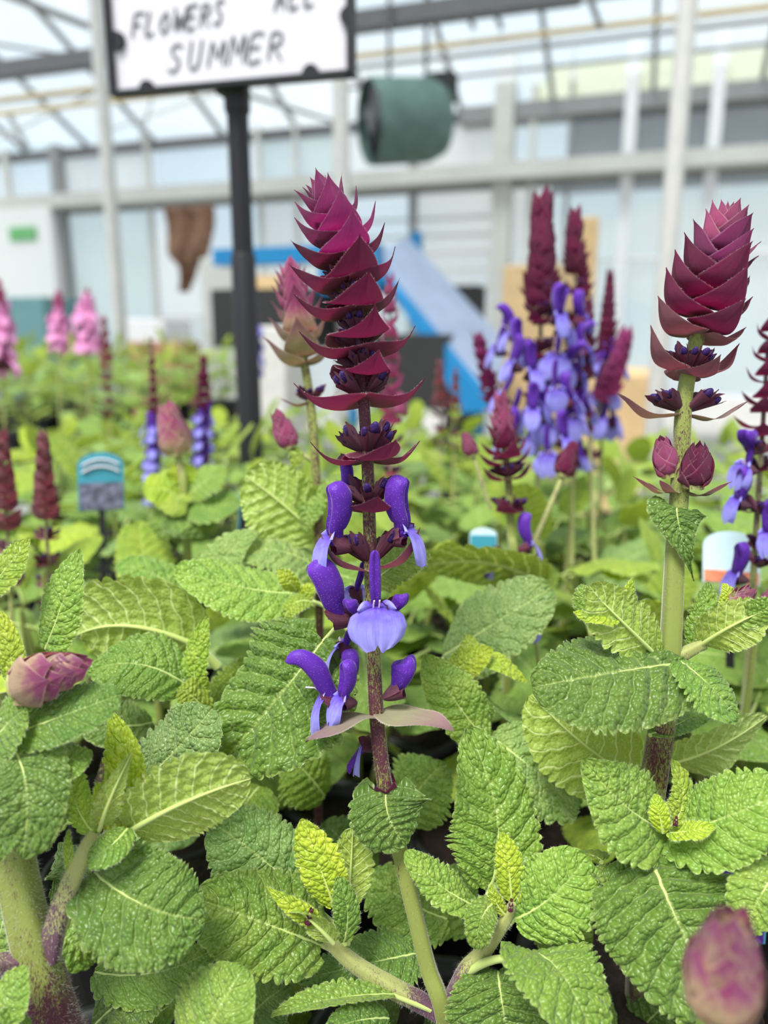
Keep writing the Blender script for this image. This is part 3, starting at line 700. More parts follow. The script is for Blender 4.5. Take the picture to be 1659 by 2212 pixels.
HL(right, (1450,1800,.325), (1560,1768,.308), (1720,1700,.305), 185, (.05,.75,.7), 'FRESH', teeth=16, amp=.07, a=.40, b=.5, lobe=.25, curl=.15, quilt=.06, nt=100, ns=37)
HL(right, (1412,1868,.318), (1468,2000,.302), (1560,2190,.298), 335, (-.2,.72,.72), 'DARK', teeth=20, amp=.05, a=.36, b=.45, lobe=.2, curl=.22, fold=.06, quilt=.09, und=.07, rib=.0016, nt=130, ns=49)
HL(right, (1440,1790,.318), (1475,1730,.322), (1452,1640,.326), 66, (.3,.3,.9), 'LIME', teeth=9)
HL(right, (1432,1800,.316), (1424,1755,.314), (1415,1715,.318), 42, (-.4,.3,1), 'YOUNG', teeth=6)
HL(right, (1448,1800,.314), (1490,1795,.306), (1545,1785,.306), 50, (.1,.9,.5), 'YOUNG', teeth=8, und=.2)
bud_head(right, P(1458,1785,.316), P(1462,1760,.316), .0022, 'br_main', 3)
HL(right, (1690,1870,.302), (1640,1940,.295), (1610,2020,.295), 130, (-.3,.5,.9), 'FRESH', teeth=11)
HL(right, (1440,1650,.40), (1545,1615,.385), (1655,1545,.385), 125, (.2,.5,-.8), 'PALE', pet=[(1410,1700,.40)], teeth=13, amp=.06)
HL(right, (1395,1692,.372), (1270,1615,.362), (1148,1500,.362), 195, (-.2,.2,-1), 'LIME', teeth=15, amp=.05, a=.5, b=.5)
HL(right, (1405,1586,.335), (1480,1556,.345), (1580,1500,.35), 60, (.1,.9,.2), 'MID', teeth=8, amp=.03)
HL(right, (1300,1860,.322), (1240,1845,.335), (1160,1880,.34), 95, (0,.9,-.3), 'OLIVE', teeth=11)
HL(right, (1395,1900,.33), (1340,1900,.32), (1270,1880,.318), 70, (-.1,.9,.4), 'MID', teeth=8)

# =================================================================== THE LEFT-HAND PLANT
DOFF[0] = .022
lp = P(150,2330,.285)
left = root('salvia_plant', (lp[0]+.005, lp[1]+.01, 0.0), 'salvia with thick yellow-green stem and a fat bud resting on broad dark leaves', 'plant')
add_pot(left)
ls = [V3(lp[0]+.004, lp[1]+.006, .112), P(150,2300,.284), P(118,2200,.282), P(78,2060,.280), P(48,1940,.279), P(22,1800,.278), P(0,1640,.278), P(-15,1500,.280)]
stem_obj(left, ls, [.0084,.0082,.0080,.0071,.0067,.0065,.0059,.0046], [.85,.82,.72,.36,.33,.38,.38,.38], hairs=7000, hl=.0022, n=90)
stem_obj(left, [P(105,2068,.279), P(122,1990,.278), P(150,1915,.278), P(178,1850,.279), P(205,1795,.281)], [.0042,.0038,.0036,.0032,.0022], [.8,.55,.45,.2,.1], 'side_shoot', 1600, .0018, 'stem_p')
stem_obj(left, [P(70,2072,.279), P(20,2080,.275), P(-40,2085,.27)], [.0038,.0034,.0034], [.9,.6,.5], 'side_shoot', 500, .0014, 'stem_p')
HL(left, (8,1590,.268), (55,1690,.254), (48,1850,.254), 205, (.1,.6,.8), 'DARK', teeth=14, amp=.04, a=.45, b=.5, curl=.25, quilt=.05, rib=.0012)
HL(left, (-60,1640,.27), (-20,1740,.256), (-10,1860,.256), 190, (-.1,.6,.8), 'DARK', teeth=14, amp=.05)
HL(left, (20,1588,.270), (140,1545,.262), (260,1500,.262), 150, (.05,.8,.6), 'DARK', teeth=14, amp=.08, a=.45, b=.5, curl=.22, quilt=.06)
HL(left, (30,1600,.272), (120,1640,.264), (200,1625,.266), 120, (.1,.85,.5), 'MID', teeth=12, amp=.05, curl=.3)
HL(left, (-20,1610,.268), (20,1560,.262), (60,1530,.262), 150, (0,.8,.7), 'MID', teeth=10)
HL(left, (98,1402,.298), (132,1310,.292), (174,1186,.296), 118, (-.25,.3,.95), 'FRESH', teeth=14, amp=.07, a=.40, b=.65, curl=.15, quilt=.05, und=.09)
HL(left, (30,1490,.285), (22,1410,.28), (0,1320,.282), 72, (-.2,.3,1), 'YOUNG', teeth=9, amp=.03)
HL(left, (-30,1280,.29), (15,1225,.285), (64,1163,.287), 90, (-.1,.5,.85), 'LIME', teeth=10, amp=.06)
bud_head(left, P(36,1482,.268), P(182,1436,.262), .0205, 'br_front', 6, W=.70)
HL(left, (278,1795,.285), (400,1730,.272), (540,1680,.274), 215, (-.1,.35,-1), 'LIME', pet=[(225,1800,.284)], teeth=16, amp=.08, a=.36, b=.42, curl=.08, und=.08, quilt=.05, rib=.0013, nt=110, ns=41)
HL(left, (206,1886,.282), (318,1958,.268), (440,1985,.270), 258, (.05,.62,.80), 'DARK', pet=[(118,2060,.281),(160,1960,.282)], teeth=18, amp=.07, a=.34, b=.48, lobe=.5, curl=.2, quilt=.085, rib=.0010, nt=120, ns=47)
HL(left, (238,1800,.284), (268,1680,.288), (238,1536,.296), 112, (.2,.25,1), 'YOUNG', teeth=15, amp=.05, a=.5, b=.8, quilt=.035)
HL(left, (205,1800,.280), (160,1720,.276), (162,1610,.280), 84, (-.35,.35,.9), 'LIME', teeth=12, a=.5, b=.6)
HL(left, (165,1690,.286), (115,1760,.280), (100,1838,.282), 82, (-.3,.5,.85), 'FRESH', teeth=10)
HL(left, (215,1790,.278), (240,1720,.272), (285,1625,.276), 62, (.5,.3,.8), 'LIME', flip=True, teeth=9, a=.5, b=1.0)
HL(left, (205,1780,.276), (215,1710,.272), (225,1650,.276), 34, (0,.3,1), 'YOUNG', teeth=6, b=1.0)
bud_head(left, P(214,1690,.272), P(222,1640,.272), .0032, 'br_green', 3)
HL(left, (275,1790,.278), (235,1830,.270), (190,1858,.272), 82, (0,.8,.7), 'MID', teeth=9, amp=.05, a=.4, b=.4)
HL(left, (165,1930,.28), (148,1850,.276), (150,1790,.28), 24, (.2,.2,1), 'LIME', teeth=4, amp=.02)
HL(left, (298,1700,.325), (380,1620,.315), (460,1530,.318), 190, (-.2,.6,.8), 'BLUE', teeth=14, amp=.07, a=.45, b=.45, und=.14)
HL(left, (-40,2260,.262), (10,2170,.258), (58,2085,.262), 120, (-.2,.7,.7), 'FRESH', teeth=10, amp=.06)
HL(left, (-20,2060,.29), (10,1970,.285), (10,1860,.288), 110, (-.2,.5,.85), 'MID', teeth=10)
HL(left, (110,1950,.30), (150,1900,.30), (130,1820,.31), 110, (0,.7,.8), 'BLUE', teeth=11)
HL(left, (205,2100,.318), (340,2100,.310), (470,2045,.312), 150, (0,.85,.5), 'MID', teeth=14)
HL(left, (205,2215,.312), (300,2140,.308), (420,2110,.312), 170, (.1,.85,.5), 'DARK', teeth=14)
HL(left, (60,2230,.26), (30,2210,.255), (-30,2200,.25), 70, (0,.9,.4), 'MID', teeth=7)

# leaves low down, in the shade of the plants above
DOFF[0] = 0.0
for k, (x0, y0, x1, y1, dd, w) in enumerate([(480,2260,620,2130,.375,170),(330,2240,250,2080,.37,160),(640,2240,540,2120,.39,150),(840,2230,760,2110,.385,160),(1010,2000,930,1880,.405,150),(1180,1960,1270,2080,.39,160),
        (800,1900,700,1780,.41,150),(870,1760,960,1650,.42,160),(700,1720,620,1640,.43,140),(1000,1760,1120,1680,.44,150),(1240,2150,1330,2230,.38,150),(560,1700,500,1800,.42,150),(1380,2230,1480,2150,.39,150),(90,2000,200,2080,.40,140),(560,1990,640,2060,.40,130),(930,2190,1010,2260,.39,120)]):
    HL(main if x0 > 450 else left, (x0,y0,dd), ((x0+x1)/2,(y0+y1)/2-12,dd-.008), (x1,y1,dd), w, (.1*math.sin(k*2.1),.85,.55), ('DARK','MID','OLIVE')[k % 3], teeth=12, cilia=0)
# =================================================================== FRONT BUD AT THE LOWER RIGHT (closest to the camera)
fp = P(1560,2400,.205)
front = root('salvia_plant', (fp[0]+.02, fp[1]+.01, 0.0), 'blurred pink and cream bud on a short stem, nearest thing in the lower right corner', 'plant')
add_pot(front)
bud_head(front, P(1550,2190,.198), P(1584,1975,.190), .0205, 'br_front', 7, stem_from=V3(fp[0]+.018, fp[1]+.01, .11), W=.60)
HL(front, (1545,2330,.205), (1480,2300,.20), (1400,2260,.20), 110, (0,.9,.4), 'MID', teeth=9)
HL(front, (1590,2330,.205), (1680,2330,.20), (1760,2360,.20), 110, (0,.9,.4), 'MID', teeth=9)

# =================================================================== PLANTS STANDING JUST BEHIND
def plant_root(px, py, dd, label, cat='plant', off=(0,0)):
    p = P(px, py, dd); r = root('salvia_plant', (p[0]+off[0], p[1]+off[1], 0), label, cat); add_pot(r); return r
# dusty pink spike behind the left of the main spike
ba = plant_root(672, 1150, .47, 'salvia with dusty rose spike and small rose bud, just left behind the crimson main spike')
bs = [V3(ROOTLOC[ba.name][0], ROOTLOC[ba.name][1], .112), P(690,1250,.465), P(684,1050,.46), P(672,880,.46), P(652,750,.46), P(640,660,.46), P(630,598,.46)]
stem_obj(ba, bs, [.0026,.0026,.0026,.0026,.0026,.0020,.0010], [.6,.6,.5,.45,.45,.5,.5], n=70)
axb = Axis(bs[1:], 160); mb = MB(); i0 = int(np.argmin(np.abs(axb.py-780))); mb.tube(axb.p[i0:], np.linspace(.0028,.0012,len(axb.p)-i0), seg=10, pu=.4)
bsp = mb.obj('flower_spike', [M['stem_p']], ba)
KB = .46/F
for i, py in enumerate((790,768,742,722,704,688,674,661,649,638,628,619,611,604)):
    f = i/13; whorl(bsp, axb, py, 8 if i % 2 == 0 else -82, (86-44*f)*KB, 'cone', 'br_green' if i < 3 else ('br_bud' if i < 5 else 'br_pink'), 2+26*f, W=.54)
whorl(bsp, axb, 868, 6, 62*KB, 'flat', 'br_green', 4, W=.3)
for ph in (6, 186, -80): calyces(bsp, axb, 864, ph, .0095, 3, 40, 45)
bud_head(ba, P(628,968,.462), P(594,884,.458), .0145, 'br_pink', 6, stem_from=P(684,1000,.462))
HL(ba, (625,975,.46), (640,985,.458), (632,1015,.458), 34, (.3,.6,.8), 'LIME', teeth=5)
HL(ba, (690,1160,.462), (612,1090,.455), (530,1028,.455), 165, (-.1,.2,-1), 'LIME', pet=[(690,1200,.462)], teeth=14, amp=.09, a=.4, b=.42, nt=90)
HL(ba, (684,1040,.462), (668,1090,.455), (660,1150,.455), 70, (-.4,.5,.8), 'FRESH', teeth=8)
HL(ba, (690,1060,.462), (720,1040,.455), (742,1060,.455), 60, (.2,.8,.6), 'FRESH', teeth=8)
HL(ba, (690,1230,.464), (600,1190,.452), (500,1200,.452), 130, (0,.9,.5), 'PALE', teeth=12)
HL(ba, (695,1240,.464), (760,1250,.45), (840,1290,.45), 130, (.1,.9,.5), 'MID', teeth=12)
HL(ba, (640,1275,.40), (622,1252,.395), (598,1232,.396), 40, (-.2,.5,.9), 'YOUNG', teeth=5)
HL(ba, (672,1300,.40), (632,1306,.392), (608,1355,.392), 52, (-.3,.6,.7), 'LIME', teeth=7, tipcurl=.15)
HL(ba, (650,1300,.402), (662,1280,.40), (680,1262,.40), 36, (.3,.5,.9), 'YOUNG', teeth=5)
# purple spike behind right
bb = plant_root(1095, 1330, .50, 'salvia with dark crimson spike and one open violet flower low on its stem')
b2 = [V3(ROOTLOC[bb.name][0], ROOTLOC[bb.name][1], .112), P(1108,1260,.50), P(1104,1150,.50), P(1098,1040,.50), P(1090,960,.50), P(1082,862,.50)]
KB = .50/F
stem_obj(bb, b2, [.0030,.0028,.0026,.0022,.0020,.0008], [.3,.3,.3,.5,.5,.5], n=60)
axc = Axis(b2[1:], 160); mb = MB(); i0 = int(np.argmin(np.abs(axc.py-1000))); mb.tube(axc.p[i0:], np.linspace(.0020,.0008,len(axc.p)-i0), seg=8, pu=.6)
bsp2 = mb.obj('flower_spike', [M['stem_p']], bb)
for i, py in enumerate(np.linspace(1000, 872, 13)):
    f = i/12; whorl(bsp2, axc, py, 10+90*i, (62-30*f)*KB, 'spread' if i < 3 else 'cone', 'br_main' if i < 5 else 'br_pink', 4+28*f, W=.5)
for py, s in ((1035,58),(1105,52)):
    whorl(bsp2, axc, py, 20 if py < 1060 else 60, s*KB, 'spread', 'br_main', 5)
    for ph in (0, 90, 180, 270): calyces(bsp2, axc, py-5, ph, .0105, 2, 40, 40)
whorl(bsp2, axc, 1215, 0, 60*KB, 'flat', 'br_green', 5, W=.25)
for ph in (0, 180): calyces(bsp2, axc, 1208, ph, .0135, 2, 40, 30)
p, t = axc.at(1205); floret(bsp2, 'open', P(1115,1190,.498), t, -10, .0200, 10); floret(bsp2, 'wilted', P(1095,1215,.50), t, 180, .016, 20)
bud_head(bb, P(1022,985,.52), P(1005,936,.518), .0115, 'br_pink', 5, stem_from=P(1060,1100,.515))
bud_head(bb, P(1215,1030,.53), P(1240,955,.528), .0165, 'br_main', 5, stem_from=P(1150,1180,.52))
HL(bb, (960,1415,.44), (1060,1352,.43), (1190,1270,.43), 185, (.05,.85,.6), 'BLUE', pet=[(940,1450,.44)], teeth=15, amp=.07, a=.4, b=.45, und=.1)
HL(bb, (985,1450,.40), (1010,1415,.396), (1010,1370,.40), 60, (-.2,.5,.9), 'LIME', teeth=6)
HL(bb, (960,1470,.402), (1010,1430,.392), (1065,1400,.392), 78, (.1,.8,.7), 'YOUNG', teeth=8, amp=.12)
HL(bb, (1015,1410,.402), (1080,1430,.394), (1135,1475,.394), 62, (.2,.9,.3), 'YOUNG', teeth=8)
HL(bb, (1050,1600,.382), (980,1510,.378), (918,1415,.382), 118, (-.2,.6,.8), 'FRESH', teeth=13, amp=.06, und=.15)
HL(bb, (1060,1590,.39), (1150,1660,.38), (1250,1745,.385), 170, (.1,.75,.7), 'PALE', teeth=13, a=.4, b=.45)
HL(bb, (1175,1260,.50), (1040,1215,.485), (890,1230,.485), 175, (0,.6,-.5), 'OLIVE', teeth=13)
HL(bb, (800,1260,.372), (860,1215,.368), (915,1180,.372), 92, (.2,.6,.8), 'FRESH', pet=[(780,1290,.37)], teeth=10, a=.4, b=.35)
HL(bb, (1020,1560,.40), (1048,1545,.392), (1056,1515,.392), 40, (.4,.5,.8), 'MID', teeth=6)
HL(bb, (1240,1560,.42), (1130,1560,.41), (1040,1500,.41), 110, (0,.9,-.2), 'MID', teeth=11)
mbf = MB(); mbf.tube([P(1140,1330,.46), P(1160,1400,.46), P(1170,1500,.465)], .0014, seg=6, pu=.1); fo = mbf.obj('flower_stalk', [M['stem_p']], bb)
floret(fo, 'open', P(1140,1345,.46), V3(0,0,1), -80, .017, 10)
# arching leaves in the middle distance on the left
bl = plant_root(300, 1560, .46, 'leafy salvia without flowers, arching pale leaf undersides between left stem and main spike')
HL(bl, (432,1398,.41), (285,1352,.40), (165,1372,.402), 235, (-.05,.15,-1), 'LIME', pet=[(470,1440,.415)], teeth=11, amp=.05, a=.42, b=.4, rib=.0018, nt=90)
HL(bl, (402,1480,.385), (300,1435,.375), (190,1450,.376), 165, (0,.8,.6), 'MID', pet=[(450,1520,.39)], teeth=13, amp=.05, rib=.0013)
HL(bl, (440,1530,.39), (420,1440,.385), (452,1330,.388), 66, (-.2,.4,.9), 'LIME', teeth=10, und=.14)
HL(bl, (450,1540,.385), (410,1500,.378), (385,1490,.378), 80, (-.2,.8,.5), 'LIME', teeth=8)
HL(bl, (470,1560,.40), (520,1480,.41), (560,1420,.42), 120, (.2,.7,.6), 'OLIVE', teeth=10)
HL(bl, (330,1560,.40), (240,1560,.395), (180,1500,.40), 120, (0,.9,.5), 'DARK', teeth=10)
HL(bl, (420,1300,.47), (330,1240,.46), (250,1225,.46), 110, (0,.9,.5), 'FRESH', teeth=10)
HL(bl, (470,1300,.46), (480,1210,.45), (560,1150,.45), 110, (.1,.8,.6), 'PALE', teeth=10)
# cluster with pale bud between two purple spikes
bc = plant_root(400, 1200, .58, 'salvia with cream and pink bud above bright crinkled leaves beside the black pole')
bud_head(bc, P(385,985,.575), P(358,868,.57), .0265, 'br_bud', 6, stem_from=P(402,1080,.575))
for (b, m, t, w, n, c) in [((395,1075,.575),(345,1055,.565),(308,1062,.565),105,(-.1,.7,.7),'YOUNG'), ((405,1070,.575),(450,1035,.565),(492,1020,.565),90,(.1,.7,.7),'FRESH'),
        ((400,1090,.575),(420,1120,.56),(440,1165,.56),130,(.1,.7,.7),'DARK'), ((390,1090,.575),(365,1120,.56),(345,1165,.56),110,(-.1,.7,.7),'MID'),
        ((410,1080,.575),(470,1090,.56),(520,1085,.56),110,(.1,.8,.6),'MID'), ((400,1060,.58),(395,1030,.575),(388,1000,.575),80,(0,.6,.9),'YOUNG'), ((405,1065,.575),(380,1085,.56),(400,1110,.555),70,(0,.7,.8),'LIME')]:
    HL(bc, b, m, t, w, n, c, teeth=9, amp=.1, nt=50, ns=21, und=.12)
stem_obj(bc, [V3(ROOTLOC[bc.name][0], ROOTLOC[bc.name][1], .112), P(402,1130,.577), P(395,1000,.575)], [.003,.003,.002], [.2,.2,.2], n=20)
# =================================================================== REPEATED PLANTS OF THE BENCH ROWS
def leaf_template(v):
    mb = MB()
    k = [dict(a=.5,b=.6,curl=.2), dict(a=.42,b=.5,curl=.3,und=.12), dict(a=.45,b=.7,curl=.1,twist=.3), dict(a=.4,b=.45,curl=.25,lobe=.3)][v]
    leaf_geo(mb, V3(0,0,0), V3(0,.5,.10), V3(0,1,-.06+.06*v), [.52,.62,.48,.66][v], V3(0,0,1), nt=44, ns=17, teeth=11, amp=.08, seed=v+50, rib=.014, petiole=[V3(0,-.28,-.14)], quilt=.10, **k)
    return mb.mesh('leaf', [M['leaf'], M['vein']])
LT = [leaf_template(v) for v in range(4)]
def unit_leaf_fix():
    # template is one unit long: bring its vein net back to leaf scale (net coordinates are in cm)
    for me in LT:
        l = me.uv_layers['flat'].data; n = len(l); a = np.zeros(n*2, np.float32); l.foreach_get('uv', a); l.foreach_set('uv', a*.075)
unit_leaf_fix()
SM = {}
def stem_mesh():
    if 's' not in SM:
        mb = MB()
        for k, (x, y) in enumerate(((0,0),(.025,.012),(-.022,.018))):
            mb.tube(smooth_path([V3(x*.4,y*.4,.11), V3(x,y,.18), V3(x*1.6,y*1.6,.27-.02*k)], 8), [.0034,.0032,.003,.003,.0026,.0024,.002,.0015], seg=7, square=.6, pu=.35)
        SM['s'] = mb.mesh('stem', [M['stem']])
    return SM['s']
def bushy(plant, n=17, top=.285, spread=.055, bright=.0):
    put('stem', stem_mesh(), plant); add_pot(plant)
    for i in range(n):
        f = (i+.5)/n; az = i*2.39996+random.uniform(-.4, .4); o = V3(math.cos(az), math.sin(az), 0)
        z = .135+(top-.135)*f**.8+random.uniform(-.012, .012); r = spread*(1-.55*f)*random.uniform(.5, 1.2)+.012
        sz = random.uniform(.066, .088)*(1-.42*max(0, f-.72)/.28); tilt = random.uniform(-20, 24)+55*max(0, f-.75)/.25
        lf = place(LT[random.randrange(4)], 'leaf', plant, np.array(ROOTLOC[plant.name])+o*r+V3(0,0,z), V3(0,0,1), o, sz, tilt, random.uniform(-25, 25))
        key = random.choice(['MID','FRESH','FRESH','MID','LIME','BLUE','PALE'] if f < .75 else ['YOUNG','LIME','FRESH','LIME'])
        c = np.array(GREEN[key])*random.uniform(.85, 1.15); lf.color = (*c, 1)
def dup(src, loc, rz, sc, label, group):
    r = src.copy(); COL.objects.link(r); r.location = loc; r.rotation_euler = (0, 0, rz); r.scale = (1, 1, sc); r['label'] = label; r['group'] = group
    ROOTLOC[r.name] = tuple(loc)
    for ch in list(src.children):
        c = ch.copy(); COL.objects.link(c); c.parent = r
    return r
def AB(a, b, z=0.0): return V3(0, 0, z)+E1*a+E2*b
ROW_LABEL = 'leafy green salvia plant without open flowers in the blurred rows on the front bench'
FAR_LABEL = 'blurred leafy green plant on the far bench at the left, behind the front rows'
protos = []
for k in range(4):
    pl = root('leafy_plant', AB(-.30+.22*k, .66), ROW_LABEL, 'plant', 'leafy plants in rows on the front bench'); bushy(pl); protos.append(pl)
taken = [(-.30+.22*k, .66) for k in range(4)]
row = 0; b = .66; cnt = 0
while b < 1.58:
    half = .30+b*.56
    a = -half-.05+(row % 2)*.09
    while a < half+.05:
        aa, bb_ = a+random.uniform(-.03, .03), b+random.uniform(-.025, .025)
        w = AB(aa, bb_); dpt = w[1]
        if all((aa-x)**2+(bb_-y)**2 > .10**2 for x, y in taken) and dpt > .60 and abs(w[0]) < .5*dpt+.22:
            dup(random.choice(protos), w, random.uniform(0, 6.28), random.uniform(.92, 1.08)*(1-.10*(b-.66)), ROW_LABEL, 'leafy plants in rows on the front bench'); taken.append((aa, bb_)); cnt += 1
        a += .175
    b += .165; row += 1
# nearer fillers (depth ~.5) between the hero plants
for x, y in ((-.16,.50),(-.02,.53),(.17,.52),(.30,.50),(-.28,.56),(.08,.56),(.25,.60)):
    dup(random.choice(protos), (x, y, 0), random.uniform(0, 6.28), random.uniform(.86, .98), ROW_LABEL, 'leafy plants in rows on the front bench')
for j in range(5):
    for i in range(6):
        b = 2.02+.21*j; a = -2.9+.235*i+.08*(j % 2)
        if abs(AB(a, b)[0]) > .56*b+.2: continue
        dup(random.choice(protos), AB(a+random.uniform(-.03,.03), b, 0.0), random.uniform(0, 6.28), 1.12+.07*j, FAR_LABEL, 'leafy plants on the far bench')
# ---- flowering plants further back, each its own
def flower_plant(px, py, dd, label, leafy=6):
    p = P(px, py, dd); r = root('salvia_plant', (p[0], p[1], 0), label, 'plant'); add_pot(r); put('stem', stem_mesh(), r)
    for i in range(leafy):
        az = i*2.4; o = V3(math.cos(az), math.sin(az), 0)
        lf = place(LT[i % 4], 'leaf', r, np.array(ROOTLOC[r.name])+o*.03+V3(0,0,.15+.12*i/leafy), V3(0,0,1), o, .075, random.uniform(-10, 30), random.uniform(-20, 20))
        lf.color = (*np.array(GREEN[random.choice(['MID','FRESH','LIME'])]), 1)
    return r
def foot(r, z=.2): l = ROOTLOC[r.name]; return V3(l[0], l[1], z)
DT = .66
ft = flower_plant(1170, 1050, DT, 'tall salvia with dark crimson tips above a dense mass of violet flowers')
random.seed(11)
generic_spike(ft, foot(ft, .22), P(1172,440,DT), head=.25, size=.0225, nodes=20, mat='br_main', whorls=0, taper=.85, stem_r=.0022)
a1 = Axis([foot(ft, .22), (foot(ft, .22)+P(1172,440,DT))/2, P(1172,440,DT)], 80)
spx = [c for c in ft.children if c.name.startswith('flower_spike')][0]
for py in (640, 690, 765, 870):
    whorl(spx, a1, py, py % 90, .020, 'spread', 'br_main', 0, lo=True)
    for ph in (0, 90, 180, 270): calyces(spx, a1, py-6, ph, .013, 2, 40, 40, lo=True)
for (px, py, ph) in [(1125,735,190),(1130,800,200),(1105,870,185),(1120,915,210),(1195,720,0),(1215,760,-10),(1200,800,-40),(1225,820,10),(1180,850,-60),(1210,880,0),(1220,920,-20),(1165,930,-80),(1200,960,-60),(1150,960,-110),(1235,700,20),(1190,700,40),(1240,770,10),(1150,900,-100),(1130,950,200),(1170,990,-80)]:
    f = place(floret_mesh(random.choice(['open','tall','arched','open']), True), 'floret', spx, P(px, py, DT+random.uniform(-.03, .02)), V3(0,0,1), outdir(V3(0,0,1), ph), .0235, random.uniform(0, 25))
for q in range(16):
    px, py = random.uniform(1095, 1245), random.uniform(690, 980)
    place(floret_mesh(random.choice(['open','tall','open']), True), 'floret', spx, P(px, py, DT+random.uniform(-.02, .04)), V3(0,0,1), outdir(V3(0,0,1), random.choice([-90,-60,-120,0,180,-30])), .0260, random.uniform(0, 25))
generic_spike(ft, foot(ft, .25)+V3(.03,0,0), P(1242,463,DT+.03), head=.17, size=.0165, nodes=14, mat='br_main', whorls=6, start=.40, taper=.8)
generic_spike(ft, foot(ft, .25)+V3(.05,0,0), P(1257,555,DT+.05), head=.13, size=.0120, nodes=10, taper=.8, whorls=3, start=.4)
generic_spike(ft, foot(ft, .22)+V3(.03,.02,0), P(1270,652,DT+.02), head=.26, size=.0190, nodes=14, whorls=2, florets=3, flo_size=.020, start=.4)
f2 = flower_plant(1300, 1000, .80, 'salvia with slim crimson spike over pale violet flowers, left of the right grey post')
generic_spike(f2, foot(f2, .24), P(1318,590,.80), head=.30, size=.0170, nodes=18, whorls=3, florets=4, flo_size=.027, start=.40)
generic_spike(f2, foot(f2, .22), P(1350,728,.78), head=.28, size=.0210, nodes=14, mat='br_top', taper=.75, whorls=1, start=.4, bend=(-.02,0,0))
generic_spike(f2, foot(f2, .22)+V3(-.03,0,0), P(1270,760,.8), head=.05, size=.01, nodes=2, whorls=2, florets=3, flo_size=.022, start=.4)
f3 = flower_plant(1085, 950, .74, 'small leaning crimson bud spike in front of the pale conveyor belt')
generic_spike(f3, foot(f3, .24), P(1034,733,.72), head=.32, size=.0160, nodes=14, mat='br_top', taper=.75, whorls=1, start=.5, bend=(.012,0,0))
f4 = flower_plant(1640, 1300, .47, 'salvia cut by the right picture edge, dark calyxes and open violet flowers')
s4 = generic_spike(f4, foot(f4, .20), P(1662,700,.46), head=.26, size=.0170, nodes=11, whorls=3, start=.45, prof='spread', stem_r=.0018)
for (px, py, ph, k) in [(1625,1010,190,'tall'),(1610,1085,190,'open'),(1640,1150,250,'open'),(1655,1190,-60,'tall'),(1632,965,200,'budding'),(1655,1240,-80,'open'),(1650,1080,-50,'tall'),(1605,1245,190,'open')]:
    place(floret_mesh(k, True), 'floret', s4, P(px+12, py+10, .455), V3(0,0,1), outdir(V3(0,0,1), ph), .0200, 10)
for (px, py) in ((1640,1225),(1645,1110),(1640,980)):
    for ph in (0, 120, 240): place(calyx_mesh(0, True, True), 'calyx', s4, P(px, py, .457), V3(0,0,1), outdir(V3(0,0,1), ph), .014, 35)
bud_head(f4, P(1655,1330,.42), P(1672,1270,.42), .012, 'br_bud', 5, True)
fp5 = flower_plant(330, 1150, .86, 'slender crimson and violet salvia spike, left one of the pair beside the black pole')
generic_spike(fp5, foot(fp5, .22), P(326,728,.86), head=.17, size=.0085, nodes=5, mat='br_dusty', whorls=0)
s5 = generic_spike(fp5, foot(fp5, .2), P(330,775,.86), head=.30, size=.0115, nodes=12, whorls=7, florets=4, flo_size=.0165, start=.28)
fp6 = flower_plant(432, 1150, .86, 'slender crimson and violet salvia spike, right one of the pair beside the black pole')
generic_spike(fp6, foot(fp6, .2), P(440,772,.86), head=.26, size=.0150, nodes=10, whorls=7, florets=4, flo_size=.0165, start=.28)
f7 = flower_plant(100, 1300, .60, 'salvia with faded brownish spike standing at the left, left of the blue tag')
generic_spike(f7, foot(f7, .20), P(92,945,.60), head=.38, size=.0165, nodes=13, mat='br_dusty', whorls=4, start=.2, gap=.4)
generic_spike(f7, foot(f7, .20)+V3(-.03,0,0), P(5,940,.60), head=.42, size=.0165, nodes=12, mat='br_dusty', whorls=2, start=.3)
f8 = flower_plant(850, 1000, .62, 'rose pink salvia spike hidden right behind the main spike')
generic_spike(f8, foot(f8, .22), P(842,600,.62), head=.42, size=.0170, nodes=14, mat='br_pink', whorls=2, start=.4)
bud_head(f8, P(866,900,.62), P(866,845,.62), .013, 'br_pink', 5, True)
PM = ('pinkpetal','pinkpetal','calyx','white')
for px, py, dd, lab, sz in [(-4,612,1.15,'tall pink flowering spike cut by the left picture edge',.034), (125,632,1.65,'pink flowering spike in front of the white board at the left, shorter of two',.030), (188,628,1.65,'pink flowering spike left of the thin grey post, fuller of two',.040)]:
    fq = flower_plant(px, py+230, dd, lab)
    generic_spike(fq, foot(fq, .26), P(px, py, dd), head=.14, size=.020, nodes=6, mat='br_pink', whorls=4, florets=5, flo_size=sz*.9, mats=PM, start=.56 if dd > 1.3 else .50)
f9 = flower_plant(545, 860, 1.5, 'distant violet spike just right of the black pole')
generic_spike(f9, foot(f9, .26), P(545,625,1.5), head=.22, size=.02, nodes=6, whorls=4, florets=4, flo_size=.03, start=.4)
f10 = flower_plant(240, 1000, 1.3, 'faded brown and pink stalk below the thin grey post')
generic_spike(f10, foot(f10, .24), P(226,690,1.3), head=.35, size=.018, nodes=9, mat='br_dusty', whorls=4, start=.3)
f11 = flower_plant(955, 960, .95, 'withered brown stalks in front of the dark gap under the conveyor')
generic_spike(f11, foot(f11, .24), P(950,785,.95), head=.3, size=.016, nodes=7, mat='br_dusty', whorls=3, start=.4)
generic_spike(f11, foot(f11, .24)+V3(.015,0,0), P(985,800,.95), head=.3, size=.013, nodes=7, mat='br_dusty', whorls=3, start=.4)

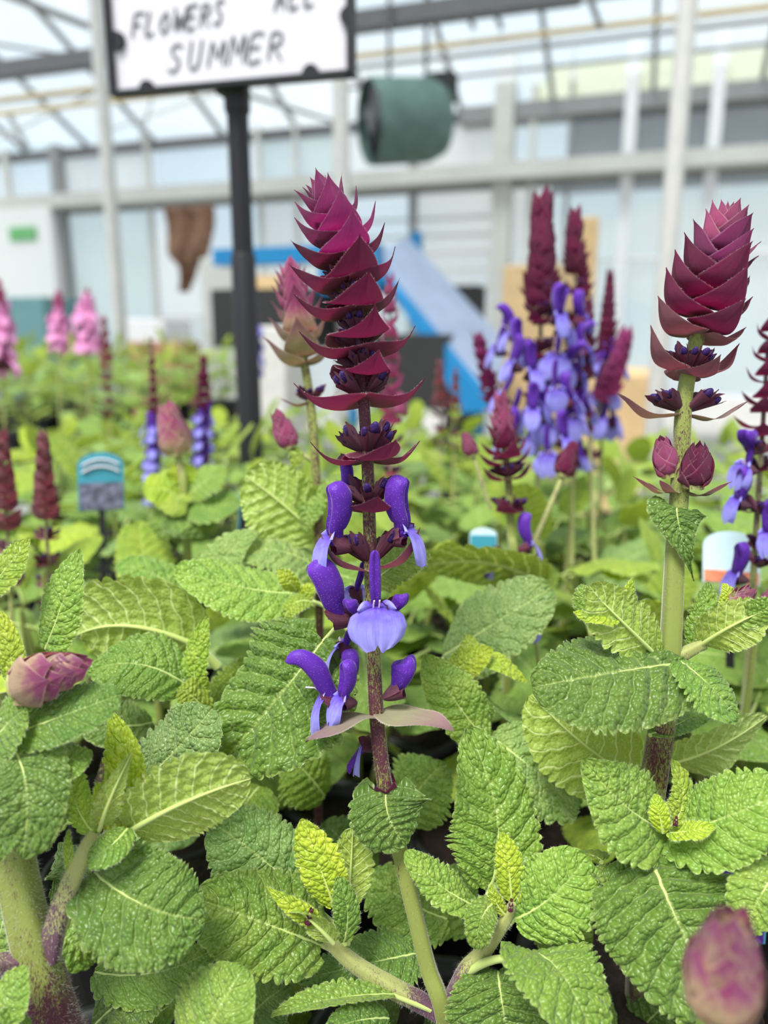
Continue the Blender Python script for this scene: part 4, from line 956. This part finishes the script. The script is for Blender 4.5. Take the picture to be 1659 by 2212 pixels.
# =================================================================== SIGN ON ITS POLE
M['black'] = simple('black_powder_coat', (0.010, 0.0095, 0.013), 0.55, 0.05, 50)
M['signwhite'] = simple('white_sign_board', (0.66, 0.645, 0.69), 0.5, 0.01, 10)
M['ink'] = simple('grey_marker_ink', (0.14, 0.14, 0.16), 0.7)
ys = math.radians(15); SU = V3(math.cos(ys), -math.sin(ys), 0); SNn = V3(math.sin(ys), math.cos(ys), 0)
p0 = P(500, 178, 1.02)
def SG(px, py, off=0.0): return on_plane(px, py, p0-SNn*off, SNn)
pole_xy = p0+SNn*.028
sign = root('sign', (pole_xy[0], pole_xy[1], 0), 'white handwritten board in a black frame on a black pole', 'sign')
BL, BR = SG(252, 203), SG(757, 157); wv = BR-BL; W_ = np.dot(wv, SU); H_ = W_*.70; cen = BL+SU*W_/2+V3(0,0,1)*H_/2
mb = MB(); mb.box(cen+SNn*.002, SU*W_/2, SNn*.003, V3(0,0,1)*H_/2); mb.obj('board', [M['signwhite']], sign, False)
mb = MB(); fr = .004
for sx in (-1, 1): mb.box(cen+SU*sx*(W_/2+fr*.4), SU*fr, SNn*.009, V3(0,0,1)*(H_/2+fr))
for sz in (-1, 1): mb.box(cen+V3(0,0,1)*sz*(H_/2+fr*.2), SU*(W_/2+fr), SNn*.009, V3(0,0,1)*fr*.8)
mb.box(cen+SNn*.009, SU*W_/2, SNn*.003, V3(0,0,1)*H_/2)
mb.obj('frame', [M['black']], sign, False)
def clip(px, py, dirv):
    c = SG(px, py, .006); mb = MB(); a = np.linspace(-np.pi/2, np.pi/2, 15); sd = np.cross(dirv, SNn); r = .0125
    fro = [c+dirv*r*math.cos(x)*1.2+sd*r*math.sin(x) for x in a]; bk = [q+SNn*.012 for q in fro]; n = len(a)
    mb.add(fro+bk, [tuple(range(n)), tuple(range(2*n-1, n-1, -1))]+[(i, i+n, (i+1) % n+n, (i+1) % n) for i in range(n)])
    mb.obj('clip', [M['black']], sign, False)
clip(316, 198, V3(0,0,1)); clip(670, 165, V3(0,0,1)); clip(758, 32, -SU); clip(247, 88, SU)
mb = MB(); pz = SG(487, 180)[2]
pb = V3(pole_xy[0], pole_xy[1], 0)-SU*.006
mb.tube([pb+V3(0,0,.06), pb+V3(0,0,pz+.10)], .0150, seg=24); mb.obj('pole', [M['black']], sign)
cz = P(500, 545, 1.04)[2]
mb = MB(); mb.tube([pb+V3(0,0,0), pb+V3(0,0,cz), pb+V3(0,0,cz+.004)], [.0178,.0178,.016], seg=24); mb.obj('lower_pole', [M['black']], sign)
mb = MB(); mb.tube([pb+V3(0,0,pz-.030), pb+V3(0,0,pz-.026), pb+V3(0,0,pz+.01)], [.0165,.0180,.0180], seg=24); mb.box(pb+V3(0,0,pz+.02)-SNn*.012, SU*.02, SNn*.012, V3(0,0,1)*.03); mb.obj('bracket', [M['black']], sign)
LET = {'F':[[(0,0),(.05,1),(.75,1.02)],[(.03,.5),(.5,.55)]],'L':[[(.1,1),(0,0),(.55,.05)]],'O':[[(.35,.95),(.05,.6),(.1,.1),(.45,.02),(.62,.45),(.4,.95),(.3,.93)]],
 'W':[[(0,1),(.15,0),(.4,.65),(.6,0),(.9,1)]],'E':[[(.65,1),(.08,.95),(0,0),(.6,.02)],[(.05,.5),(.5,.52)]],'R':[[(0,0),(.08,1),(.55,.95),(.5,.6),(.06,.5)],[(.2,.5),(.65,-.05)]],
 'S':[[(.6,.9),(.3,1),(.08,.8),(.2,.58),(.48,.42),(.45,.1),(.15,0),(0,.12)]],'U':[[(.02,1),(.05,.15),(.3,0),(.5,.2),(.55,1)]],'M':[[(0,0),(.1,1),(.4,.35),(.7,1),(.75,0)]],
 'A':[[(0,0),(.35,1),(.65,0)],[(.12,.4),(.55,.4)]]}
def write(word, x0, y0, x1, y1, h, slant=.12):
    mb = MB(); n = len(word)
    for i, ch in enumerate(word):
        f = i/n; ox = x0+(x1-x0)*f; oy = y0+(y1-y0)*f; w = (x1-x0)/n*.95; hh = h*(1+.08*math.sin(i*2.3))
        for st in LET[ch]:
            pts = [SG(ox+x*w*1.05+slant*y*hh, oy-y*hh+(y1-y0)/n*x, .0022) for x, y in st]
            mb.tube(smooth_path(pts, 4*len(pts)), .0014, seg=6)
    mb.obj('lettering', [M['ink']], sign)
write('FLOWERS', 285, 80, 490, 48, 48); write('ALL', 592, 22, 690, 8, 46); write('SUMMER', 362, 155, 622, 122, 58)

# =================================================================== PLANT TAGS
M['teal'] = simple('teal_plastic', (0.045, 0.27, 0.36), 0.4); M['tagpic'] = simple('printed_photo', (0.13, 0.13, 0.19), 0.4, 0.6, 160)
M['tagwhite'] = simple('pale_blue_plastic', (0.55, 0.72, 0.78), 0.4); M['purpic'] = simple('printed_purple_photo', (0.055, 0.010, 0.14), 0.4, 0.95, 260); M['orange'] = simple('printed_orange', (0.65, 0.22, 0.12), 0.4, .3, 120)
def plant_tag(px, py, dd, w, h, label, mats, rot=0, tilt=.25, split=.5, arcs=False):
    c = P(px, py, dd); r = root('plant_tag', (c[0], c[1], .11), label, 'plant tag')
    up = unit(V3(0, tilt, 1)); sd = unit(V3(math.cos(rot), math.sin(rot), 0)); nn = unit(np.cross(sd, up))
    def plate(nm, z0, z1, mat, off, ww, arch):
        mb = MB(); pts = [(-ww, z0), (ww, z0)]
        if arch: pts += [(ww*math.cos(a), z1-ww*.6+ww*.6*math.sin(a)) for a in np.linspace(0, np.pi, 16)]
        else: pts += [(ww, z1), (-ww, z1)]
        n = len(pts); A = [c+sd*x+up*z-nn*off for x, z in pts]; B_ = [q-nn*.0008 for q in A]
        mb.add(A+B_, [tuple(range(n))[::-1], tuple(range(n, 2*n))]+[(i, (i+1) % n, (i+1) % n+n, i+n) for i in range(n)])
        mb.obj(nm, [mat], r, False)
    zc = max(h, c[2]-.11)
    plate('stake', -zc*1.0, -h*.4, M['black'], 0, w*.07, False)
    plate('head', -h/2, h/2, mats[0], 0, w/2, True)
    plate('picture', -h/2+.001, -h/2+h*split, mats[1], -.0010, w/2*.94, False)
    if arcs:
        for k in range(2):
            mb = MB(); mb.tube([c+nn*.0014+sd*x*w*.40+up*(h*(.16+.12*k)+.10*h*(1-x*x)) for x in np.linspace(-1, 1, 9)], .0011, seg=5); mb.obj('printed_line', [M['signwhite']], r)
plant_tag(218, 1040, .74, .042, .056, 'teal arched plant tag with a dark printed picture, left among the blurred leaves', (M['teal'], M['tagpic']), .25, .15, .48, True)
plant_tag(535, 1105, .70, .020, .040, 'dark and teal plant tag showing at the foot of the black pole', (M['teal'], M['black']), .9, .5, .7)
plant_tag(1044, 1172, .62, .022, .024, 'pale blue rounded plant tag behind the single violet flower', (M['tagwhite'], M['teal']), -.1, .2, .75)
plant_tag(1580, 1205, .52, .036, .036, 'pale blue plant tag with an orange patch, at the right edge behind the flowers', (M['tagwhite'], M['orange']), -.3, .2, .25)
plant_tag(1568, 1945, .40, .042, .046, 'plant tag printed with a dark purple flower photo, between leaves low at the right', (M['teal'], M['purpic']), -.1, .1, .86)

# =================================================================== BENCHES AND GREENHOUSE
def solid(c, ax, ay, az): return c, ax, ay, az
Zv = V3(0,0,1)
M['bench'] = simple('weathered_grey_bench', (0.045, 0.042, 0.040), 0.9, 0.35, 40); M['galv'] = simple('galvanised_steel', (0.56, 0.55, 0.52), 0.5, 0.06, 25, metal=.15)
M['palegrey'] = simple('pale_grey_paint', (0.58, 0.57, 0.53), 0.6); M['darkgrey'] = simple('dark_grey_steel', (0.13, 0.13, 0.135), 0.6); M['midgrey'] = simple('grey_aluminium', (0.27, 0.27, 0.265), 0.6)
M['concrete'] = simple('concrete_floor', (0.35, 0.34, 0.32), 0.9, 0.15, 3); M['yellowpipe'] = simple('yellowed_pipe', (0.60, 0.47, 0.25), 0.6)
M['blue'] = simple('blue_machine_paint', (0.010, 0.20, 0.45), 0.4, .06); M['belt'] = simple('pale_blue_grey_belt', (0.27, 0.33, 0.45), 0.5, .1, 6); M['plywood'] = simple('plywood', (0.62, 0.43, 0.22), 0.7, 0.12, 6)
M['brown'] = simple('brown_sacking', (0.22, 0.12, 0.075), 0.95, 0.35, 25); M['fan'] = simple('green_fan_housing', (0.10, 0.17, 0.145), 0.6, 0.2, 10); M['dark'] = simple('dark_interior', (0.03, 0.03, 0.03), 0.8)
M['whiteboard'] = simple('white_board', (0.74, 0.75, 0.72), 0.5, .02); M['greenmark'] = simple('green_print', (0.15, 0.42, 0.16), 0.6); M['tealbin'] = simple('grey_teal_plastic', (0.14, 0.28, 0.29), 0.6)
M['terracotta'] = simple('terracotta', (0.50, 0.26, 0.15), 0.85); M['whitepl'] = simple('white_plastic', (0.78, 0.78, 0.78), 0.5)
def pane_mat(name, color, clear):
    t = NT(name); nz = t.noise(1.2, t.pos(), 3.0)
    c = t.mix(t.ramp(nz, .3, .7), tuple(x*.88 for x in color), color)
    d = t.mix(0.0, c, c)
    b = t.principled(color=d, rough=.25, spec=.5); tl = t.n('BsdfTranslucent', {'Color': d}).outputs[0]
    s1 = t.n('MixShader', {0: .6, 1: b, 2: tl}).outputs[0]; tp = t.n('BsdfTransparent', {'Color': (.93, .97, .98, 1)}).outputs[0]
    return t.fin(t.n('MixShader', {0: clear, 1: s1, 2: tp}).outputs[0])
M['glass'] = pane_mat('greenhouse_glass', (.84, .88, .86), .80); M['glass_b'] = pane_mat('bluish_glass', (.70, .82, .82), .58); M['poly'] = pane_mat('milky_polycarbonate', (.86, .92, .91), .62)
M['glass_d'] = pane_mat('grey_glass', (.36, .37, .37), .36); M['awning'] = pane_mat('yellow_green_sheet', (.74, .74, .38), .06); M['glass_w'] = pane_mat('whitewashed_glass', (.90, .88, .84), .55); M['roofglass'] = pane_mat('roof_glass', (.90, .93, .95), .72)

bench = root('nursery_bench', AB(0, .9, -.8), 'dark growing bench carrying the pots in the foreground', 'bench')
mb = MB(); mb.box(AB(0, .80, -.026), E1*1.5, E2*.95, Zv*.024); mb.obj('bench_top', [M['bench']], bench, False)
for a, b in ((-1.4,0),(1.4,0),(-1.4,1.65),(1.4,1.65)):
    mb = MB(); mb.box(AB(a, b, -.425), E1*.03, E2*.03, Zv*.375); mb.obj('leg', [M['galv']], bench, False)
bench2 = root('nursery_bench', AB(-2.35, 2.45, -.8), 'far growing bench at the left, behind the front rows', 'bench')
mb = MB(); mb.box(AB(-2.35, 2.45, -.026), E1*.70, E2*.52, Zv*.024); mb.obj('bench_top', [M['bench']], bench2, False)
for a, b in ((-3.0,2.0),(-1.7,2.0),(-3.0,2.9),(-1.7,2.9)):
    mb = MB(); mb.box(AB(a, b, -.425), E1*.03, E2*.03, Zv*.375); mb.obj('leg', [M['galv']], bench2, False)
mb = MB(); mb.box(AB(0, 4, -.85), E1*12, E2*12, Zv*.05); structure(mb.obj('floor', [M['concrete']], None, False))

TR = [0]
def trim(mb, mat, nm=None):
    TR[0] += 1; return structure(mb.obj('trim_%d' % TR[0], [mat], None, False))
def a_of(px, py, b): return float(np.dot(G(px, py, b)-CAM, E1))
def hbeam(px, py, b, th, mat, px0=-620, px1=1900, dep=.05, end=True):
    c = G(px, py, b); dd = np.dot(c-CAM, FWD); z = c[2]; h = th/2*dd/F
    a0, a1 = a_of(px0, py, b), a_of(px1, py, b); mb = MB()
    mb.box(AB((a0+a1)/2, b, z)+V3(CAM[0], CAM[1], 0), E1*abs(a1-a0)/2, E2*dep, Zv*h); return trim(mb, mat)
def vpost(px, py, b, wpx, mat, z0=-.8, z1=3.2, dep=None):
    c = G(px, py, b); dd = np.dot(c-CAM, FWD); w = wpx/2*dd/F; mb = MB()
    mb.box(V3(c[0], c[1], (z0+z1)/2), E1*w, E2*(dep or w), Zv*(z1-z0)/2); return trim(mb, mat)
# posts of the house near the benches
def round_post(px, py, b, wpx, z1=3.4):
    c = G(px, py, b); dd = np.dot(c-CAM, FWD); mb = MB(); mb.tube([V3(c[0], c[1], -.8), V3(c[0], c[1], z1)], wpx/2*dd/F, seg=20)
    TR[0] += 1; return structure(mb.obj('trim_%d' % TR[0], [M['galv']], None))
round_post(1452, 430, 2.35, 40); round_post(236, 400, 3.6, 29); round_post(737, 280, 3.4, 36)
BW = 7.0
zA = G(830, 400, BW)[2]; zD = G(830, 268, BW)[2]
# gutter beams and wall members
hbeam(830, 392, BW-.15, 30, M['palegrey'], dep=.16); hbeam(830, 414, BW-.05, 16, M['midgrey'])  # second, greyer strip stands in for the shading below the pale beam
hbeam(830, 270, BW, 19, M['darkgrey'], px0=-620, px1=1000); hbeam(1330, 229, BW, 34, M['midgrey'], px0=1000, px1=1950, dep=.14)
hbeam(500, 86, 4.6, 34, M['darkgrey'], px0=-150, px1=1250)
hbeam(1100, 82, 5.2, 9, M['yellowpipe'], px0=-150, px1=1900, dep=.02); hbeam(150, 228, 5.6, 8, M['yellowpipe'], px0=-150, px1=640, dep=.02)
hbeam(1100, 108, 5.9, 7, M['midgrey'], px0=700, px1=1900, dep=.02); hbeam(1000, 165, 6.5, 5, M['midgrey'], px0=740, px1=1900, dep=.02); hbeam(900, 46, 5.0, 8, M['midgrey'], px0=740, px1=1900, dep=.02)
hbeam(250, 190, 6.2, 6, M['midgrey'], px0=-150, px1=740, dep=.02)
for px, py, w, m in [(138,520,22,'midgrey'),(330,520,10,'palegrey'),(560,400,10,'palegrey'),(640,360,9,'palegrey'),(892,470,16,'midgrey'),(1084,480,40,'palegrey'),(1150,330,12,'palegrey'),(1358,320,26,'whitepl'),(1542,300,26,'whitepl'),(1230,320,8,'midgrey'),(30,520,12,'palegrey')]:
    vpost(px, py, BW-.1, w, M[m], z1=zD+.05 if px < 1000 else zD+.4)
# roof: glass slope from the gutter up and toward us, with glazing bars
ra = math.radians(24); RD = -E2*math.cos(ra)+Zv*math.sin(ra); RN = E2*math.sin(ra)+Zv*math.cos(ra)
g0 = AB(0, BW+.1, zD+.06)
mb = MB(); mb.add([g0-E1*9, g0+E1*8, g0+E1*8+RD*6.5, g0-E1*9+RD*6.5]+[q+RN*.01 for q in (g0-E1*9, g0+E1*8, g0+E1*8+RD*6.5, g0-E1*9+RD*6.5)], [(0,1,2,3),(7,6,5,4),(0,4,5,1),(1,5,6,2),(2,6,7,3),(3,7,4,0)])
structure(mb.obj('ceiling', [M['roofglass']], None, False))
for k in range(17):
    c = g0+E1*(-6.4+.78*k)+RD*3.2-RN*.03; mb = MB(); mb.box(c, E1*.018, RD*3.2, RN*.02); trim(mb, M['midgrey'])
def strut(pa, pb, r, mat):
    mb = MB(); mb.tube([np.asarray(pa), (np.asarray(pa)+np.asarray(pb))/2, np.asarray(pb)], r, seg=8); return trim(mb, mat)
strut(G(-60,-40,4.6), G(225,70,6.0), .030, M['midgrey']); strut(G(-40,90,5.0), G(240,135,6.2), .014, M['midgrey']); strut(G(500,195,5.4), G(720,262,6.8), .018, M['midgrey'])
strut(G(340,175,6.0), G(300,310,6.9), .012, M['palegrey']); strut(G(0,300,6.4), G(240,180,6.2), .014, M['palegrey']); strut(G(240,280,6.3), G(470,200,6.2), .010, M['palegrey']); strut(G(20,250,6.6), G(60,320,6.6), .03, M['midgrey'])
for px in (1015, 1075, 1290): strut(G(px-15,0,5.0), G(px+8,60,5.2), .018, M['midgrey'])
# window panes of the end wall
WN = [0]
def window(px0, px1, pyt, pyb, mat, b=BW, ref=None):
    """one pane; rows are those at the picture column midway between its sides"""
    WN[0] += 1; pm = (px0+px1)/2; a0, a1 = a_of(px0, pyt, b), a_of(px1, pyt, b); zt, zb = G(pm, pyt, b)[2], G(pm, pyb, b)[2]
    mb = MB(); mb.box(AB((a0+a1)/2, b, (zt+zb)/2), E1*(a1-a0)/2, E2*.006, Zv*(zt-zb)/2)
    return structure(mb.obj('window_%d' % WN[0], [mat], None, False))
def rowy(px, y830): return y830-(px-830)*(.055)          # beams climb to the right
cols = [-620,-430,-260,-40,130,330,560,740,892,1084]
tops = ['glass','glass_w','glass_w','glass','glass_w','glass','glass_b','glass','glass_w']
for i in range(9):
    c = (cols[i]+cols[i+1])/2; window(cols[i]+2, cols[i+1]-2, rowy(c,276), rowy(c,384), M[tops[i]])
low = ['glass_w','glass_b','glass_w','glass_w','glass_b','glass','glass_w','glass','glass_w']
for i in range(9):
    c = (cols[i]+cols[i+1])/2; window(cols[i]+2, cols[i+1]-2, rowy(c,418), rowy(c,655), M[low[i]])
    window(cols[i]+2, cols[i+1]-2, rowy(c,657), rowy(c,900), M[['tealbin','tealbin','tealbin','tealbin','glass_b','glass_w','glass_w','glass_b','glass_w'][i]])
for x0, x1, m in ((1086,1230,'glass'),(1232,1356,'glass_d'),(1360,1540,'glass_d'),(1544,1800,'glass_d')):
    c = (x0+x1)/2; window(x0, x1, rowy(c,248)+8, rowy(c,384), M[m])
for x0, x1 in ((1190,1348),(1352,1540),(1544,1800)):
    c = (x0+x1)/2; window(x0, x1, rowy(c,416), rowy(c,442), M['glass_d']); window(x0, x1, rowy(c,444), rowy(c,585), M['poly']); window(x0, x1, rowy(c,589), rowy(c,900), M['poly'])
window(1086,1188,rowy(1137,416),rowy(1137,900),M['glass_w'])
hbeam(1400, 560, BW-.05, 4, M['palegrey'], px0=1190, px1=1800, dep=.02)
for k in range(5): hbeam(980, 470+38*k, BW-.05, 5, M['palegrey'], px0=750, px1=1084, dep=.02)
# yellow-green sheet roof seen over the wall at the right
q = [G(1139,229,7.15), G(1800,182,7.15), G(1800,95,8.6), G(1191,150,8.6)]
mb = MB(); mb.add(q+[v+V3(0,0,.02) for v in q], [(0,1,2,3),(7,6,5,4),(0,4,5,1),(1,5,6,2),(2,6,7,3),(3,7,4,0)]); tag(mb.obj('awning', [M['awning']], None, False), 'yellow-green translucent sheet roof at the upper right', 'awning')

# ---- things standing in the house
# heater fan hanging under the roof
fc = G(880, 262, 4.6); fan = root('fan_heater', fc, 'dark green round fan heater hanging under the roof', 'heater')
axd = unit(E1*.78+E2*.60+Zv*.10); r0 = 84*np.dot(fc-CAM, FWD)/F
mb = MB(); mb.tube([fc-axd*r0*1.05, fc-axd*r0*.95, fc+axd*r0*.55, fc+axd*r0*.95, fc+axd*r0*1.05], [r0*1.0,r0*1.02,r0*1.0,r0*.82,r0*.5], seg=36, caps=False); mb.obj('housing', [M['fan']], fan)
mb = MB(); mb.tube([fc-axd*r0*.80, fc-axd*r0*.70], r0*.98, seg=36); mb.obj('grille', [M['dark']], fan)
mb = MB(); mb.tube([fc-axd*r0*1.0, fc-axd*r0*.72], r0*.25, seg=20); mb.obj('hub', [M['darkgrey']], fan)
for k in range(5):
    a = k*2*math.pi/5; u1 = unit(np.cross(axd, Zv)); v1 = np.cross(axd, u1); dr = u1*math.cos(a)+v1*math.sin(a); tg = np.cross(axd, dr)
    mb = MB(); mb.box(fc-axd*r0*.86+dr*r0*.55, dr*r0*.33, tg*r0*.16+axd*r0*.06, np.cross(dr, tg)*.004); mb.obj('fan_blade', [M['darkgrey']], fan, False)
for sg in (-1, 1):
    mb = MB(); q = fc+axd*r0*.5*sg; mb.tube([q+Zv*r0*.98, q+Zv*(r0+.5)], .012, seg=8); mb.obj('hanger', [M['darkgrey']], fan)
mb = MB(); qq = G(955,190,4.7); mb.box(qq, E1*.08, E2*.06, Zv*.07); mb.obj('motor_box', [M['dark']], fan, False)
# blue conveyor: level head on the left, belt slanting down to the right
cb = 3.3
cv = root('conveyor', G(800, 890, cb)*V3(1,1,0)+V3(0,0,-.8), 'blue potting conveyor with a pale belt slanting down to the right', 'conveyor')
def slab(pts, thick, mat, nm, smooth=False):
    pts = [np.asarray(x) for x in pts]; nn = unit(np.cross(pts[1]-pts[0], pts[2]-pts[0])); mb = MB()
    if nn[2] < 0: nn = -nn
    mb.add(pts+[x-nn*thick for x in pts], [(0,1,2,3),(7,6,5,4),(0,4,5,1),(1,5,6,2),(2,6,7,3),(3,7,4,0)]); mb.obj(nm, [mat], cv, smooth)
slab([G(800,560,cb), G(1062,868,cb), G(1100,745,cb+.55), G(880,512,cb+.55)], .04, M['belt'], 'belt')
slab([G(790,560,cb-.02), G(1058,890,cb-.02), G(1066,862,cb), G(806,548,cb)], .03, M['blue'], 'side_rail')
slab([G(860,650,cb-.03), G(1000,893,cb-.03), G(1066,884,cb-.02), G(880,640,cb-.02)], .03, M['blue'], 'side_panel')
mb = MB(); c = G(640, 552, cb); mb.box(c, E1*.40, E2*.05, Zv*.036); mb.obj('head_rail', [M['blue']], cv, False)
mb = MB(); c = G(760, 600, cb); mb.box(c, E1*.14, E2*.05, Zv*.07); mb.obj('head_panel', [M['blue']], cv, False)
mb = MB(); c = G(620, 690, cb+.15); mb.box(c, E1*.26, E2*.25, Zv*.13); mb.obj('under_head_shade', [M['dark']], cv, False)  # dark block added as the shade beneath the conveyor head
mb = MB(); c = G(900, 800, cb+.1); mb.box(c, E1*.16, E2*.14, Zv*.16); mb.obj('under_belt_shade', [M['dark']], cv, False)  # dark block filling the gap below the belt, in place of its shade
mb = MB(); c = G(590,610,cb-.06); mb.box(c, E1*.10, E2*.04, Zv*.028); mb.obj('hopper_lip', [M['plywood']], cv, False)
for px in (560, 760, 1040):
    c = G(px, 760, cb+.1); mb = MB(); mb.box(V3(c[0], c[1], -.35), E1*.022, E2*.022, Zv*.45); mb.obj('leg', [M['blue']], cv, False)
mb = MB(); c = G(900, 545, cb+.8); mb.box(c, E1*.025, E2*.025, Zv*.10); mb.obj('hook', [M['blue']], cv, False)
def simple_box(nm, px0, px1, pyt, pyb, b, dep, mat, label, cat, down=False):
    a0, a1 = a_of(px0, (pyt+pyb)/2, b), a_of(px1, (pyt+pyb)/2, b); zt, zb = G((px0+px1)/2, pyt, b)[2], G((px0+px1)/2, pyb, b)[2]
    if down: zb = -.8
    mb = MB(); mb.box(AB((a0+a1)/2, b, (zt+zb)/2), E1*(a1-a0)/2, E2*dep, Zv*(zt-zb)/2); o = mb.obj(nm, [mat], None, False); bv = o.modifiers.new('bevel', 'BEVEL'); bv.width = .008; bv.segments = 2
    return tag(o, label, cat)
simple_box('plywood_sheet', 1228, 1288, 470, 700, 4.6, .02, M['plywood'], 'tall plywood sheet behind the purple flower spikes', 'board', True)
simple_box('wooden_crate', 1100, 1215, 578, 700, 4.2, .2, M['plywood'], 'low wooden crate left of the plywood sheet', 'crate', True)
simple_box('timber_pallet', 1270, 1420, 800, 835, 3.2, .3, M['plywood'], 'low timber pallet by the foot of the right grey post', 'pallet', True)
simple_box('notice_board', -60, 118, 452, 640, 5.6, .02, M['whiteboard'], 'white notice board with a green mark at the left', 'board', True)
for px0, px1, pyt, pyb in ((20,78,490,520),):
    simple_box('green_notice', px0, px1, pyt, pyb, 5.57, .006, M['greenmark'], 'green printed notice fixed on the white board', 'notice')
simple_box('storage_bin', 20, 150, 645, 760, 4.9, .25, M['tealbin'], 'grey-teal storage bin below the white notice board', 'bin', True)
simple_box('terracotta_trough', 285, 410, 738, 790, 3.9, .12, M['terracotta'], 'long terracotta trough behind the left rows', 'trough', True)
simple_box('white_tub', 300, 385, 690, 737, 4.3, .15, M['whitepl'], 'white plastic tub behind the terracotta trough', 'tub', True)
simple_box('grey_cabinet', 455, 525, 560, 760, 5.0, .12, M['palegrey'], 'tall grey cabinet half hidden by the black pole', 'cabinet', True)
simple_box('potting_table', 540, 640, 705, 735, 2.6, .10, M['palegrey'], 'grey potting table under the blue conveyor', 'table', True)
simple_box('black_container', 972, 1042, 618, 665, 4.4, .1, M['dark'], 'black container behind the pale conveyor belt', 'container', True)
# brown sacking hanging in the window
sc_ = G(410, 520, 5.2); mb = MB(); nt_, ns_ = 24, 18; A = np.zeros((nt_, ns_, 3)); w0 = 60*np.dot(sc_-CAM, FWD)/F
for i in range(nt_):
    f = i/(nt_-1)
    for j in range(ns_):
        s = -1+2*j/(ns_-1); ww = w0*np.interp(f, [0,.55,.7,1],[1.0,.85,.40,.16]); A[i, j] = sc_+E1*(s*ww-.09*f*f)+Zv*(.24-.60*f)+E2*(.03*math.sin(s*7+f*3)+.02*math.sin(f*9))
mb.grid(A); sk = mb.obj('hanging_sack', [M['brown']], None); so = sk.modifiers.new('thick', 'SOLIDIFY'); so.thickness = .012; tag(sk, 'brown sacking hanging from the beam left of the black pole', 'sack')

# =================================================================== SKY AND SUN
w = bpy.data.worlds.new('sky'); SC.world = w; w.use_nodes = True; nt = w.node_tree; nt.nodes.clear()
tc = nt.nodes.new('ShaderNodeTexCoord'); mpg = nt.nodes.new('ShaderNodeMapping'); mpg.inputs['Scale'].default_value = (1, 1, 2.2)
nz = nt.nodes.new('ShaderNodeTexNoise'); nz.inputs['Scale'].default_value = 3.2; nz.inputs['Detail'].default_value = 5
mr = nt.nodes.new('ShaderNodeMapRange'); mr.inputs[1].default_value = .40; mr.inputs[2].default_value = .62; mr.interpolation_type = 'SMOOTHSTEP'
mx = nt.nodes.new('ShaderNodeMix'); mx.data_type = 'RGBA'; mx.inputs[6].default_value = (.74, .87, 1.0, 1); mx.inputs[7].default_value = (1.0, 1.0, 1.0, 1)
bg = nt.nodes.new('ShaderNodeBackground'); bg.inputs[1].default_value = .74; out = nt.nodes.new('ShaderNodeOutputWorld')
L = nt.links.new; L(tc.outputs['Generated'], mpg.inputs[0]); L(mpg.outputs[0], nz.inputs['Vector']); L(nz.outputs[0], mr.inputs[0]); L(mr.outputs[0], mx.inputs[0]); L(mx.outputs[2], bg.inputs[0]); L(bg.outputs[0], out.inputs[0])
sl = bpy.data.lights.new('sun', 'SUN'); sl.energy = 4.0; sl.angle = math.radians(22); sl.color = (1.0, .98, .94)
so_ = bpy.data.objects.new('sun', sl); COL.objects.link(so_); so_.rotation_euler = (math.radians(22), math.radians(-16), 0)
SC.view_settings.view_transform = 'Standard'; SC.view_settings.look = 'None'; SC.view_settings.exposure = 0.54; SC.view_settings.gamma = 1.0; SC.view_settings.use_curve_mapping = False
SC.cycles.max_bounces = 6; SC.cycles.diffuse_bounces = 3; SC.cycles.glossy_bounces = 2; SC.cycles.transmission_bounces = 3; SC.cycles.transparent_max_bounces = 6; SC.cycles.adaptive_threshold = 0.03; SC.cycles.use_denoising = True; SC.cycles.caustics_reflective = False; SC.cycles.caustics_refractive = False
